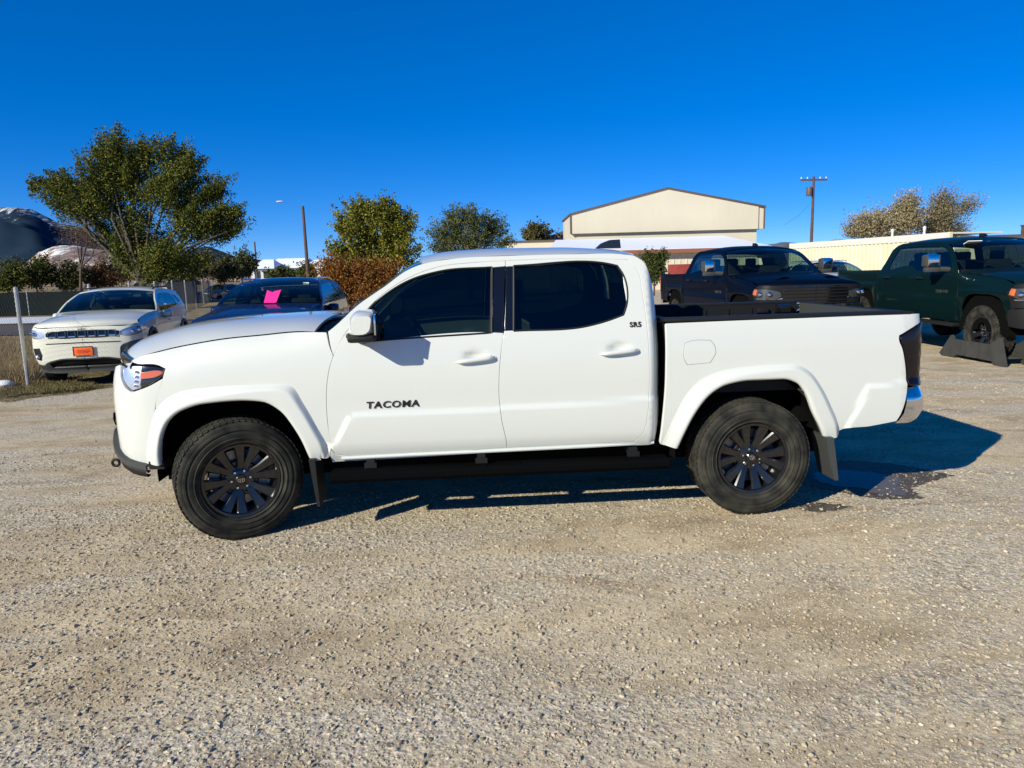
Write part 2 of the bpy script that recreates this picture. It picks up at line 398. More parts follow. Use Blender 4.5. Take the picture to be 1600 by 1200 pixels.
def clone(o, parent=None):
    c = o.copy(); COL.objects.link(c)
    if parent: c.parent = parent
    return c
def clone_tree(o, parent=None):
    c = clone(o, parent)
    for ch in list(o.children): clone_tree(ch, c)
    return c
def make_wheel(parent, R, w, rr, spokes=6, twin=True, rim='rim_black', loc=(0, 0, 0), rot=0.0, chunky=False, detail=True):
    hw = w / 2; wb = MB()
    wb.lathe([(rr - .004, -hw * .80), (rr + .006, -hw * .84), (rr + .004, -hw * .88), (rr - .010, -hw * .86), (rr - .016, -hw * .70), (rr - .022, -hw * .3), (rr - .045, hw * .2), (rr - .02, hw * .8)], 48)
    wb.lathe([(.02, -hw * .30), (rr * .48, -hw * .30), (rr * .52, -hw * .22), (rr * .5, -hw * .05), (.02, 0)], 32)
    wheel = wb.build('wheel', M[rim], parent); wheel.location = loc; wheel.rotation_euler = (0, 0, rot)
    t = MB(); g = .012 if chunky else .006; Rb = R - g
    side = [(rr + .002, -hw * .70), (rr + .006, -hw * .84), (rr + .018, -hw * .95), (rr + .022, -hw * .91), (rr + .040, -hw * .965), (rr + .044, -hw * 1.0), (rr + .049, -hw * .965), ((rr + R) / 2, -hw * 1.0), (R - .072, -hw * .99), (R - .069, -hw * .955), (R - .060, -hw * .955), (R - .057, -hw * .985), (R - .045, -hw * .97), (R - .042, -hw * .935), (R - .030, -hw * .935), (Rb - .008, -hw * .885), (Rb, -hw * .80)]
    t.lathe(side + [(Rb, 0)] + [(r, -h) for r, h in side[::-1]], 72)
    nb = 44 if chunky else 64; rowsb = [(-.70, .26), (-.22, .34), (.22, .34), (.70, .26)] if chunky else [(-.74, .26), (-.36, .26), (0, .26), (.36, .26), (.74, .26)]
    for k in range(nb):
        for q, (yc, wd_) in enumerate(rowsb):
            a = 2 * math.pi * (k + .5 * (q % 2)) / nb; L = 2 * math.pi * R / nb * .80
            m = Matrix.Rotation(-a, 3, 'Y') @ Matrix.Rotation(.25 if q % 2 else -.2, 3, 'X')
            c = (math.cos(a) * (R - g * .5 - .001), yc * hw, math.sin(a) * (R - g * .5 - .001))
            t.box(c, (g, wd_ * hw, L), m=m)
        if chunky:
            a = 2 * math.pi * k / nb; m = Matrix.Rotation(-a, 3, 'Y')
            for sg in (-1, 1): t.box((math.cos(a) * (R - .028), sg * hw * .93, math.sin(a) * (R - .028)), (.028, .014 if chunky else .007, L * .55), m=m)
    t.build('tyre', M['rubber'], wheel, auto=45)
    if detail:
        sp = None
        offs = (-1, 1) if twin else (0,)
        for k in range(spokes):
            for sg in offs:
                a0 = 2 * math.pi * k / spokes + .26; 
                b0 = a0 + sg * (.15 if twin else 0); b1 = a0 + sg * (.235 if twin else 0)
                r0, r1 = .060, rr - .012; V = []
                for r_, a_, wd_, yo in ((r0, b0, .024, -.46), (rr * .55, (b0 + b1) / 2, .024, -.60), (r1, b1, .037, -.74)):
                    e = np.array([math.cos(a_), 0, math.sin(a_)]); s_ = np.array([-math.sin(a_), 0, math.cos(a_)])
                    if not twin: wd_ *= 1.6
                    V += [e * r_ + s_ * wd_ * .72 + np.array([0, yo * hw, 0]), e * r_ - s_ * wd_ * .72 + np.array([0, yo * hw, 0]),
                          e * r_ - s_ * wd_ + np.array([0, yo * hw + .008, 0]), e * r_ - s_ * wd_ * .9 + np.array([0, yo * hw + .035, 0]),
                          e * r_ + s_ * wd_ * .9 + np.array([0, yo * hw + .035, 0]), e * r_ + s_ * wd_ + np.array([0, yo * hw + .008, 0])]
                F = [tuple(range(6)), tuple(range(12, 18))] + [(i * 6 + j, i * 6 + (j + 1) % 6, (i + 1) * 6 + (j + 1) % 6, (i + 1) * 6 + j) for i in range(2) for j in range(6)]
                MB().add(V, F).build('spoke', M[rim], wheel, auto=25)
        MB().lathe([(.001, -hw * .70), (.026, -hw * .70), (.032, -hw * .66), (.034, -hw * .5), (.075, -hw * .47), (.088, -hw * .40), (.09, -hw * .2)], 28).build('hub_cap', M[rim], wheel)
        em = MB(); yb_ = -hw * .70 - .002
        for ex_, ez_, cz_ in ((.020, .013, 0), (.008, .013, 0), (.014, .006, .007)):
            em.tube([(ex_ * math.cos(a), yb_, cz_ + ez_ * math.sin(a)) for a in np.linspace(0, 2 * math.pi, 21)], .0022, 5, cap=False)
        em.build('hub_emblem', M['chrome'], wheel)
        ln = None
        for k in range(6):
            a = 2 * math.pi * k / 6 + .1; c = (.056 * math.cos(a), -hw * .53, .056 * math.sin(a))
            if ln is None:
                ln = MB().lathe([(.001, -.013), (.007, -.012), (.010, -.004), (.010, .012)], 6).build('lug_nut', M['chrome'], wheel); ln.location = c
            else:
                q = clone(ln, wheel); q.location = c
        MB().lathe([(.09, -.005), (rr * .78, -.005), (rr * .78, .012), (.09, .012)], 32).build('brake_disc', M['steel'], wheel)
    return wheel
def text_mesh(name, body, size, depth, mt, parent, o, ex, ey, bold=0.0, stretch=1.0, shear=0.0, space=1.0):
    """raised lettering: origin o, baseline direction ex, up direction ey"""
    cu = bpy.data.curves.new(name, 'FONT'); cu.body = body; cu.size = size; cu.extrude = depth; cu.offset = bold; cu.shear = shear
    cu.align_x = 'CENTER'; cu.align_y = 'CENTER'; cu.resolution_u = 3; cu.space_character = space
    tmp = bpy.data.objects.new(name, cu); COL.objects.link(tmp)
    dg = bpy.context.evaluated_depsgraph_get(); me = bpy.data.meshes.new_from_object(tmp.evaluated_get(dg))
    bpy.data.objects.remove(tmp); bpy.data.curves.remove(cu)
    ex = Vector(ex).normalized(); ey = Vector(ey).normalized(); ez = ex.cross(ey)
    for v in me.vertices: v.co = Vector(o) + ex * v.co.x * stretch + ey * v.co.y + ez * v.co.z
    me.name = name; me.materials.clear(); me.materials.append(mt)
    ob = bpy.data.objects.new(name, me); COL.objects.link(ob); ob.parent = parent
    return ob

# ------------------------------------------------------------------ the white pickup
_cab = pchip([.36,.42,.47,.52,.58,.70,.80,.95,1.05,1.15,1.22,1.35,1.5,1.62,1.69,1.74,1.78],[.76,.80,.825,.85,.868,.878,.880,.885,.882,.870,.855,.818,.772,.732,.70,.665,.60])
_fen = pchip([.36,.45,.52,.6,.75,.9,1.0,1.06,1.11,1.16,1.2,1.26,1.78],[.82,.85,.868,.876,.883,.884,.880,.872,.858,.834,.80,.70,.5])
_bed = pchip([.36,.45,.52,.6,.75,.9,1.05,1.15,1.22,1.27,1.3,1.78],[.80,.84,.862,.875,.884,.887,.886,.880,.870,.858,.845,.845])
_crz = pchip([.5,.743,1.29,1.89,2.7],[.742,.756,.763,.776,.795])
_seam = pchip([-.75,-.605,-.418,-.221,-.029,.164,.408,.7],[1.10,1.143,1.191,1.226,1.251,1.264,1.279,1.285])
def taco_w(x, z):
    x = np.asarray(x, float); z = np.asarray(z, float)
    b = sstep(.30, .62, x); sh = (_seam(x) - 1.2) * sstep(.8, 1.05, z)
    w = _fen(z - sh) * (1 - b) + _cab(z) * b
    g = sstep(-.013, .014, _crz(x) - z) * sstep(0, .035, x - (.515 + (z - .52) * .72)) * .017
    w = w + g
    for hx, hz in ((1.475, 1.098), (2.37, 1.115)):       # finger recess behind each door handle
        w = w - .020 * np.exp(-(((x - hx) / .062) ** 2 + ((z - hz) / .030) ** 2) ** 1.5)
    w = w - .16 * np.clip((x - 2.565) / .10, 0, 1) ** 2      # cab rear corner rounds in
    return w
def bed_w(x, z):
    x = np.asarray(x, float); z = np.asarray(z, float); w = _bed(z) + 0 * x
    g2 = sstep(-.010, .015, .772 + (x - 3.9) * .09 + .04 - z) * sstep(0, .04, x - (3.845 + (z - .54) * .42)) * .016
    return w + g2
_args = ([(-.30,1.0),(-.5,.988),(-.65,.945),(-.755,.85),(-.825,.68),(-.875,.48),(-.905,.25),(-.915,0)],
  [(4.21,1.0),(4.29,.987),(4.34,.958),(4.358,.91),(4.366,.5),(4.368,0)],
  [(.36,.20),(.42,.12),(.5,.04),(.58,0),(.7,0),(.85,0),(.95,.008),(1.03,.03),(1.1,.07),(1.2,.17),(1.3,.2)], [(.3,0),(1.3,0)])
sh, shb = Shell(taco_w, *_args), Shell(bed_w, *_args)
truck = tag(empty('pickup_truck', (1.6, 0, 0)), 'white crew cab pickup with black wheels parked side on across the gravel', 'pickup truck')
T = bpy.data.objects.new('tmp', None)   # parts are built in truck axes, then hung on the thing's base point
COL.objects.link(T); T.parent = truck; T.location = (-1.6, 0, 0)
LINE = dict(
 doorfront=[(.562,.556),(.554,.72),(.555,.84),(.567,.959),(.588,1.057),(.614,1.129),(.691,1.264),(.809,1.387),(.928,1.495),(1.087,1.588),(1.246,1.643),(1.486,1.669),(1.687,1.675)],
 bgap=[(1.655,1.234),(1.629,1.079),(1.614,.839),(1.625,.699),(1.654,.514)],
 rdtop=[(1.687,1.675),(2.052,1.678),(2.459,1.663)],
 rdrear=[(2.459,1.663),(2.515,1.602),(2.540,1.442),(2.554,1.245),(2.560,1.047),(2.560,.844),(2.546,.682),(2.520,.57),(2.466,.512)],
 sill=[(.562,.556),(.588,.511),(.645,.499),(1.654,.507),(2.466,.512)],
 roof=[(.615,1.297),(.771,1.43),(.929,1.534),(1.088,1.639),(1.168,1.668),(1.328,1.693),(1.731,1.706),(2.139,1.706),(2.44,1.696)],
 cabrear=[(2.505,1.685),(2.563,1.645),(2.606,1.54),(2.631,1.362),(2.646,1.204),(2.651,.882),(2.642,.676),(2.612,.496)])
fwt = [(1.684,1.640),(1.589,1.634),(1.285,1.618),(1.086,1.565),(.928,1.476),(.836,1.394),(.800,1.33),(.800,1.245),(.83,1.213),(.883,1.216),(1.568,1.241)]
rwt = [(1.658,1.247),(1.727,1.247),(2.187,1.264),(2.309,1.292),(2.405,1.322),(2.428,1.374),(2.425,1.50),(2.418,1.573),(2.389,1.621),(2.333,1.635),(1.746,1.638),(1.684,1.640)]
FLO = [(-.578,.50),(-.530,.682),(-.466,.839),(-.373,.923),(-.238,.964),(.065,.976),(.27,.973),(.351,.960),(.42,.846),(.487,.703),(.545,.56),(.553,.50)]
FLI = [(-.473,.50),(-.471,.534),(-.452,.64),(-.399,.759),(-.303,.836),(-.169,.873),(.04,.885),(.18,.872),(.283,.811),(.353,.709),(.402,.604),(.436,.49)]
RLO = [(2.643,.486),(2.708,.652),(2.808,.836),(2.909,.922),(3.073,.969),(3.321,.984),(3.50,.980),(3.585,.940),(3.683,.823),(3.765,.673),(3.80,.60),(3.822,.505)]
RLI = [(2.749,.467),(2.776,.542),(2.852,.697),(2.952,.818),(3.054,.872),(3.199,.893),(3.415,.893),(3.504,.867),(3.567,.798),(3.63,.657),(3.69,.55),(3.724,.482)]
midf = [tuple(p) for p in (arclen(FLO, 24) * .55 + arclen(FLI, 24) * .45)]
midr = [tuple(p) for p in (arclen(RLO, 24) * .55 + arclen(RLI, 24) * .45)]
WP = M['white_paint']
door1 = panel(sh, 'door', LINE['doorfront'] + fwt + LINE['bgap'] + LINE['sill'][3::-1], WP, res=.028, parent=T)
door2 = panel(sh, 'door', LINE['rdtop'] + LINE['rdrear'][1:] + [(1.654,.507)] + LINE['bgap'][::-1] + rwt, WP, res=.028, parent=T)
panel(sh, 'cab_frame', LINE['roof'] + LINE['cabrear'] + [(2.612,.482),(1.646,.474),(.719,.457),(.56,.456),(.553,.50),(.562,.54)] + [(.588,.511),(.645,.499),(1.654,.507),(2.466,.512)] + LINE['rdrear'][::-1] + LINE['rdtop'][1::-1] + LINE['doorfront'][-2:4:-1] + [(.60,1.18),(.585,1.275)], WP, parent=T, res=.028, gap=.0028, hem=.03)
# rolled sill edge below the doors
for sg in (1, -1):
    P = [sh.M(s, z) + np.array([0, -.004, 0]) for s, z in [(.62,.482),(1.0,.486),(1.65,.490),(2.2,.494),(2.60,.497)]]
    MB().tube([(p[0], p[1] * sg, p[2]) for p in P], .011, 8).build('sill_trim', WP, T)
panel(sh, 'fender', [(-.62,1.128),(-.60,1.142),(-.418,1.189),(-.221,1.224),(-.029,1.249),(.164,1.262),(.408,1.277),(.575,1.272),(.595,1.18)] + LINE['doorfront'][5::-1] + [(.553,.50)] + midf[-2:3:-1] + [(-.462,.86),(-.405,1.03),(-.389,1.085),(-.428,1.104),(-.60,1.122)], WP, parent=T, res=.045)
bump = panel(sh, 'bumper_cover', [(-.401,1.03),(-.462,.86)] + midf[3::-1] + [(-.578,.47),(-.70,.44),(-.86,.42),(-1.1,.42),(-1.56,.42),(-1.56,.60),(-1.02,.60),(-.93,.70),(-.89,.96),(-.86,1.085),(-.73,1.108),(-.715,1.096),(-.694,1.031),(-.658,.977),(-.609,.945),(-.477,.990)], WP, parent=T, res=.05)
panel(sh, 'grille', [(-1.56,.61),(-1.02,.61),(-.935,.71),(-.895,.96),(-.865,1.075),(-1.2,1.10),(-1.56,1.10)], M['black_plastic'], off=-.012, parent=T, res=.08)
for zz in (.68, .76, .84, .92, 1.0):
    for sg in (1, -1):
        S = np.linspace(-1.555, -1.03, 10); P = sh.M(S, np.full(10, zz)) + np.array([.004, 0, 0])
        MB().tube([(a, b * sg, c) for a, b, c in P], .014, 6).build('grille_bar', M['gloss_black'], T)
S = np.linspace(-1.555, -1.16, 14)
for sg in (1, -1):
    P = sh.M(S, np.full(14, 1.092)) + np.array([-.008, 0, 0]); MB().tube([(a, b * sg, c) for a, b, c in P], .018, 8).build('grille_surround', WP, T)
flare(sh, 'fender_flare', FLO, FLI, WP, H=.032, parent=T, soft=(1.0, .30)); flare(shb, 'fender_flare', RLO, RLI, WP, H=.032, parent=T, soft=(.95, .30))
fuel = [(2.785,1.136),(2.826,1.149),(2.949,1.150),(2.977,1.114),(2.985,1.065),(2.949,1.006),(2.801,.997),(2.778,1.04)]
bedp = panel(shb, 'bed_side', [(2.668,1.262),(3.118,1.266),(3.532,1.268),(3.951,1.271),(4.18,1.271),(4.36,1.270),(4.43,1.262),(4.435,1.238),(4.32,1.205),(4.18,1.138),(4.178,1.12),(4.203,1.052),(4.229,.948),(4.243,.813),(4.235,.70),(4.20,.60),(4.187,.580),(4.018,.553),(3.823,.527)] + midr[::-1] + [(2.638,.486),(2.651,.655),(2.664,.841),(2.668,1.044)], WP, holes=[], parent=T, res=.028)
panel(shb, 'fuel_door', fuel, WP, off=.0035, parent=bedp[0], both=False, gap=.004, hem=.008)
panel(shb, 'fuel_door_gap', [(a + (a - 2.88) * .028, b + (b - 1.075) * .035) for a, b in fuel], M['grey_plastic'], off=.0004, parent=bedp[0], both=False, hem=.003, edge=.0005)
tl = panel(shb, 'tail_light', [(4.18,1.128),(4.32,1.196),(4.44,1.228),(4.50,1.228),(4.50,.82),(4.33,.808),(4.247,.815),(4.233,.948),(4.208,1.052)], M['smoke'], off=.010, parent=T, res=.05)
panel(shb, 'red_reflector', [(4.38,.88),(4.48,.88),(4.48,1.0),(4.38,1.0)], M['red_lens'], off=.013, parent=tl)
# glass, seals and the black pillar strip
def loopstrip(name, pts, r, mt, parent, off=-.002, both=True):
    P = soften(pts, 38, .03); n, _, _ = sh.N(P[:, 0], P[:, 1]); Q = sh.M(P[:, 0], P[:, 1]) + n * off
    for k in range(2 if both else 1):
        q = Q * np.array([1, 1 - 2 * k, 1]); MB().tube(list(q) + [q[0], q[1]], r, 6, cap=False).build(name, mt, parent[k])
gw1 = [(1.597,1.637),(1.285,1.622),(1.086,1.570),(.928,1.481),(.832,1.398),(.796,1.332),(.796,1.24),(.83,1.208),(.883,1.211),(1.575,1.236)]
gw2 = [(1.720,1.243),(2.187,1.260),(2.309,1.288),(2.409,1.320),(2.432,1.374),(2.422,1.575),(2.391,1.625),(2.333,1.639),(1.738,1.642)]
panel(sh, 'side_window', gw1, M['tint_dark'], off=-.008, parent=door1, hem=.004, gap=0)
panel(sh, 'side_window', gw2, M['tint_dark'], off=-.008, parent=door2, hem=.004, gap=0)
loopstrip('window_seal', gw1, .0065, M['black_plastic'], door1); loopstrip('window_seal', gw2, .0065, M['black_plastic'], door2)
panel(sh, 'pillar_strip', [(1.606,1.636),(1.683,1.638),(1.651,1.240),(1.585,1.237)], M['gloss_black'], off=-.004, parent=door1, hem=.01)
panel(sh, 'pillar_strip', [(1.689,1.638),(1.732,1.638),(1.713,1.243),(1.659,1.241)], M['gloss_black'], off=-.004, parent=door2, hem=.01)
for sg in (1, -1):
    for a, b in (((1.600,1.637),(1.580,1.237)), ((1.735,1.639),(1.716,1.244))):
        P = [sh.M(a[0], a[1]) + (0, -.003, 0), sh.M(b[0], b[1]) + (0, -.003, 0)]
        MB().tube([(p[0], p[1] * sg, p[2]) for p in P], .005, 6).build('pillar_moulding', M['grey_plastic'], T)
# handles
for d, cx, cz, dz in ((door1, 1.475, 1.083, .024), (door2, 2.37, 1.1, .021)):
    for k, sg in enumerate((-1, 1)):
        yb = float(taco_w(cx - .1, cz)) ; b = MB(); prof = []
        for t in np.linspace(-1, 1, 13):
            e = (1 - abs(t) ** 4) ** .5; prof.append((cx + t * .123, sg * (yb + .006 + .026 * e), cz - .004 + t * dz * .5, max(.012 * (1 - abs(t) ** 5) ** .5, .003)))
        P = []
        for x_, y_, z_, r_ in prof: P.append([(x_, y_ + .7 * r_ * math.cos(a), z_ + 1.15 * r_ * math.sin(a)) for a in np.linspace(0, 2 * math.pi, 10, endpoint=False)])
        b.grid(P, closed=True).add(P[0], [tuple(range(10))]).add(P[-1], [tuple(range(10))]); h = b.build('door_handle', WP, d[k], auto=60)
        if d is door1: MB().lathe([(.001, -.002), (.007, -.002), (.008, .004)], 12, c=(cx + .098, 0, 0)).build('lock_cylinder', M['grey_plastic'], h).location = (0, sg * (yb + .024), cz + .010)
# roof, glass, hood
span(sh, 'roof', [(1.168,1.668),(1.328,1.693),(1.731,1.706),(2.139,1.706),(2.44,1.696),(2.50,1.685),(2.56,1.645)], WP, crown=(.055,.062,.062,.060,.058,.045,.03), p=3.2, bow=(.04,.02,0,0,0,-.03,-.05), parent=T, n=26)
span(sh, 'windshield', [(.615,1.297),(.771,1.43),(.929,1.534),(1.088,1.639),(1.16,1.664)], M['tint_mid'], crown=(-.03,-.01,.0,.02,.035), p=2.2, bow=(.10,.085,.065,.045,.04), parent=T, inset=.035, lip=0)
span(sh, 'rear_window', [(2.565,1.63),(2.60,1.54),(2.625,1.36),(2.635,1.26)], M['tint_dark'], crown=(.02,0,0,0), bow=(-.05,-.045,-.03,-.02), parent=T, inset=.10, lip=0)
span(sh, 'cab_rear_wall', [(2.637,1.255),(2.645,1.1),(2.645,.6)], WP, crown=(0,0), bow=(-.02,-.01), parent=T, inset=.02, lip=0)
hood = span(sh, 'hood', [(-.625,1.10),(-.615,1.128),(-.56,1.158),(-.418,1.193),(-.221,1.228),(-.029,1.253),(.164,1.266),(.408,1.281),(.50,1.276)], WP, crown=(.03,.06,.075,.085,.085,.082,.078,.07,.065), p=3.4, bow=(.265,.262,.25,.22,.18,.13,.07,.0,-.02), parent=T, n=34, bp=2.2)
span(sh, 'cowl', [(.505,1.262),(.56,1.268),(.63,1.29)], M['black_plastic'], crown=(.03,.0,-.03), bow=(.0,.05,.10), parent=T, inset=.04, lip=0)
P0 = []
for zz, fx in ((1.085,-.004),(1.11,-.014),(1.135,-.016),(1.155,-.008)):
    row = []
    for t in np.linspace(-1, 1, 33):
        x = -.622 - .268 * (1 - abs(t) ** 2.2) + fx + .03 * abs(t) ** 6; row.append((x, .812 * t, zz + (.045 if zz > 1.1 else .02) * (1 - abs(t) ** 3)))
    P0.append(row)
MB().grid(P0).build('hood_deflector', M['deflector'], T)
MB().prism([(2.385,1.752),(2.43,1.790),(2.49,1.812),(2.565,1.815),(2.572,1.752)], -.022, .022).build('roof_antenna', M['gloss_black'], T)
for sg in (-1, 1):
    w1 = MB().tube([(.55, sg*.12, 1.29), (.70, sg*.55, 1.35)], .007, 6).tube([(.53, sg*.12, 1.275), (.55, sg*.12, 1.29)], .014, 6).build('wiper', M['black_plastic'], T)
# headlights
hl = panel(sh, 'headlight', [(-.712,1.094),(-.690,1.031),(-.655,.982),(-.609,.951),(-.48,.996),(-.404,1.045),(-.397,1.083),(-.431,1.097),(-.604,1.114)], M['clear'], off=.006, parent=T, res=.03, hem=.02)
panel(sh, 'reflector', [(-.705,1.09),(-.685,1.031),(-.652,.986),(-.609,.957),(-.56,.97),(-.545,1.04),(-.55,1.105),(-.604,1.107)], M['lamp_silver'], off=-.012, parent=hl, res=.03)
panel(sh, 'lamp_housing', [(-.545,.975),(-.48,1.0),(-.409,1.047),(-.404,1.082),(-.431,1.093),(-.55,1.107)], M['gloss_black'], off=-.016, parent=hl, res=.03)
panel(sh, 'turn_signal', [(-.545,1.026),(-.45,1.036),(-.408,1.054),(-.407,1.072),(-.43,1.076),(-.545,1.066)], M['amber'], off=.0015, parent=hl, res=.03)
for k in range(4):
    a = sh.M(-.575 + .002 * k, .985 + .028 * k)
    for q, sg in enumerate((1, -1)): MB().blob((a[0] - .004, (a[1] + .004) * sg, a[2]), (.010, .008, .009), 2, 8, 6).build('lamp_lens', M['chrome'], hl[q])
span(sh, 'core_panel', [(-.52,1.07),(-.52,.7),(-.52,.5)], M['under'], bow=(.25,.25), parent=T, inset=.06, lip=0)
# lower front trim, tow hook
for sg in (1, -1):
    def strip(name, pts, off, hh, mt, thick=.03):
        rows = []
        for dz, o_ in ((hh, off - thick), (hh, off), (0, off + .006), (-hh, off - .002), (-hh, off - thick)):
            P = arclen(pts, 16); n, _, _ = sh.N(P[:, 0], P[:, 1] + dz); q = sh.M(P[:, 0], P[:, 1] + dz) + n * o_; rows.append([(a, b * sg, c) for a, b, c in q])
        return MB().grid(rows).build(name, mt, T, auto=30)
    strip('lower_bumper_trim', [(-.56,.475),(-.70,.505),(-.82,.56),(-.90,.615),(-1.02,.64),(-1.3,.64),(-1.555,.64)], .030, .024, M['grey_plastic'])
    strip('lower_bumper_trim', [(-.58,.44),(-.72,.455),(-.85,.49),(-1.0,.53),(-1.3,.54),(-1.555,.54)], .022, .022, M['black_plastic'])
    strip('fog_lamp_bezel', [(-.86,.76),(-.93,.745),(-1.0,.72)], .010, .040, M['black_plastic'], .04)
    MB().lathe([(.022 + .009 * math.cos(a), .009 * math.sin(a)) for a in np.linspace(0, 2 * math.pi, 9)], 16, c=(0, 0, 0)).build('tow_hook', M['black_plastic'], T).location = (-.865, -sg * .60, .452)
# wheels
RW = .377
w0 = make_wheel(T, RW, .255, .226, loc=(-.035, -.79, RW), rot=math.radians(25)); w1 = clone_tree(w0, T); w1.location = (3.236, -.79, RW); w1.rotation_euler = (0, .35, 0)
w2 = clone_tree(w0, T); w2.location = (3.236, .79, RW); w2.rotation_euler = (0, 0, math.pi); w3 = clone_tree(w0, T); w3.location = (-.035, .79, RW); w3.rotation_euler = (0, 0, math.pi + math.radians(25))
# arch liners, floor, frame
for xc, zc, rr_ in ((-.03, .43, .47), (3.236, .43, .50)):
    for sg in (1, -1): MB().lathe([(rr_, .0), (rr_, .40), (.15, .40)], 26, a0=-.1, a1=math.pi + .1).build('arch_liner', M['under'], T).location = (xc, -.86 if sg > 0 else .46, zc)
u = MB(); u.box((1.55, 0, .56), (2.15, 1.56, .10)); u.box((1.7, .42, .425), (4.6, .10, .27)); u.box((1.7, -.42, .425), (4.6, .10, .27)); u.box((3.35, 0, .72), (1.7, .74, .08)); u.box((-.1, 0, .62), (1.0, .9, .3))  # rails deepened as dark boxes so the gap below the sill reads as shade
u.tube([(3.236, -.7, .388), (3.236, .7, .388)], .05); u.tube([(-.035, -.68, .37), (-.035, .68, .37)], .04); u.blob((3.236, .1, .388), (.15, .14, .14), 2)
u.tube([(2.7, .3, .5), (3.6, .55, .55), (4.1, .6, .52)], .03); u.box((4.15, 0, .62), (.14, 1.1, .10)); u.box((3.9, -.5, .60), (.5, .3, .1))
u.build('chassis', M['under'], T)
MB().tube([(3.95, -.35, .50), (4.18, -.45, .47)], .03).build('exhaust_tip', M['steel'], T)
MB().box((1.6, 0, .62), (2.1, 1.60, .03)).build('cab_floor', M['interior'], T)
# running boards with brackets
for sg in (1, -1):
    b = MB(); P = []
    for x_, k in ((.55, 0), (.56, 1), (.70, 1), (2.54, 1), (2.67, 1), (2.684, 0)):
        s_ = .55 + .45 * k; c = (.385, .905)
        P.append([(x_, -sg * (c[1] + a * s_), c[0] + d * s_) for a, d in ((-.075,.030),(.055,.032),(.072,.018),(.075,-.008),(.060,-.030),(-.02,-.036),(-.075,-.02))])
    b.grid(P, closed=True).add(P[0], [tuple(range(7))]).add(P[-1], [tuple(range(7))]); rb = b.build('running_board', M['step_black'], T, auto=30)
    for x_, L in ((1.05, .95), (2.15, .8)): MB().bbox((x_, -sg * .905, .4185), (L, .11, .006), .002).build('step_pad', M['step_black'], rb)
    for x_ in (.80, 1.49, 2.46):
        MB().box((x_, -sg * .80, .45), (.05, .16, .05)).box((x_, -sg * .875, .432), (.075, .03, .04)).build('step_bracket', M['black_plastic'], rb)
    # mud flaps and rear arch bracket
    f = MB(); f.prism([(.432,.50),(.465,.20),(.482,.20),(.47,.50)], -sg * .70, -sg * .925); f.build('mud_flap', M['black_plastic'], T)
    f = MB(); f.prism([(3.70,.50),(3.735,.33),(3.77,.215),(3.795,.215),(3.775,.35),(3.75,.50)], -sg * .72, -sg * .93); f.build('mud_flap', M['grey_plastic'], T)
    f = MB(); f.prism([(3.60,.86),(3.66,.80),(3.72,.66),(3.77,.50),(3.735,.47),(3.68,.60),(3.62,.74),(3.56,.80)], -sg * .80, -sg * .885); f.build('arch_trim', M['grey_plastic'], T)
    MB().box((-.50, -sg * .80, .49), (.09, .12, .05)).build('air_deflector', M['black_plastic'], T)
# door mirrors
for k, sg in enumerate((1, -1)):
    b = MB(); V = []
    for t in np.linspace(0, 1, 7):                      # lofted outward from the door
        y_ = -.93 - .20 * t; a_ = .080 * (1 - .35 * t ** 3); c_ = (.082 - .012 * t) * (1 - .25 * t ** 4)
        V.append([(.815 + .012 * t + a_ * math.copysign(abs(math.cos(q)) ** .6, math.cos(q)) + .018 * math.sin(q), y_ * sg, 1.325 + c_ * math.copysign(abs(math.sin(q)) ** .62, math.sin(q))) for q in np.linspace(0, 2 * math.pi, 24, endpoint=False)])
    b.grid(V, closed=True).add(V[0], [tuple(range(24))]).add(V[-1], [tuple(range(24))]); mh = b.build('door_mirror', WP, T, auto=50)
    b = MB(); b.bbox((.815, -1.02 * sg, 1.248), (.155, .19, .05), .022).tube([(.79, -.85 * sg, 1.235), (.80, -.93 * sg, 1.24), (.815, -1.03 * sg, 1.25)], [.045, .035, .03], 10); b.build('mirror_base', M['black_plastic'], mh)
    MB().bbox((.742, -1.03 * sg, 1.262), (.03, .10, .028), .012).build('mirror_lamp', M['grey_plastic'], mh)
    MB().bbox((.902, -1.03 * sg, 1.325), (.012, .17, .12), .005).build('mirror_glass', M['chrome'], mh)
    panel(sh, 'mirror_sail', [(.79,1.345),(.885,1.39),(.90,1.214),(.80,1.205),(.775,1.24)], M['black_plastic'], off=.004, parent=[mh], both=False) if k == 0 else None
# bed: liner, rails, tailgate, bumper
b = MB()
b.box((3.48, 0, .80), (1.64, 1.42, .02)); b.box((2.70, 0, 1.02), (.03, 1.52, .46))
for sg in (1, -1):
    b.box((3.47, sg * .735, 1.03), (1.58, .03, .48)); b.box((3.236, sg * .62, .90), (.80, .22, .20))
    for q in range(7): b.box((2.85 + q * .2, sg * .716, 1.02), (.03, .012, .44))
b.build('bed_liner', M['black_plastic'], T)
for sg in (1, -1): MB().bbox((3.465, sg * .787, 1.279), (1.60, .140, .022), .009).build('bed_rail_cap', M['black_plastic'], T)
MB().bbox((2.70, 0, 1.274), (.07, 1.6, .02), .008).build('bed_rail_cap', M['black_plastic'], T)
MB().bbox((3.95, .70, 1.22), (.10, .03, .04), .008).build('tie_down_cleat', M['black_plastic'], T); MB().bbox((4.12, .68, 1.235), (.11, .08, .07), .01).build('tailgate_latch', M['gloss_black'], T)
tg = MB().bbox((4.325, 0, 1.03), (.06, 1.50, .46), .012).build('tailgate', WP, T)
MB().box((4.292, 0, 1.04), (.006, 1.46, .47)).build('inner_skin', M['grey_plastic'], tg); MB().bbox((4.325, 0, 1.268), (.062, 1.50, .022), .008).build('top_cap', M['black_plastic'], tg)
MB().bbox((4.36, 0, 1.12), (.02, .24, .09), .008).build('tailgate_handle', M['black_plastic'], tg)
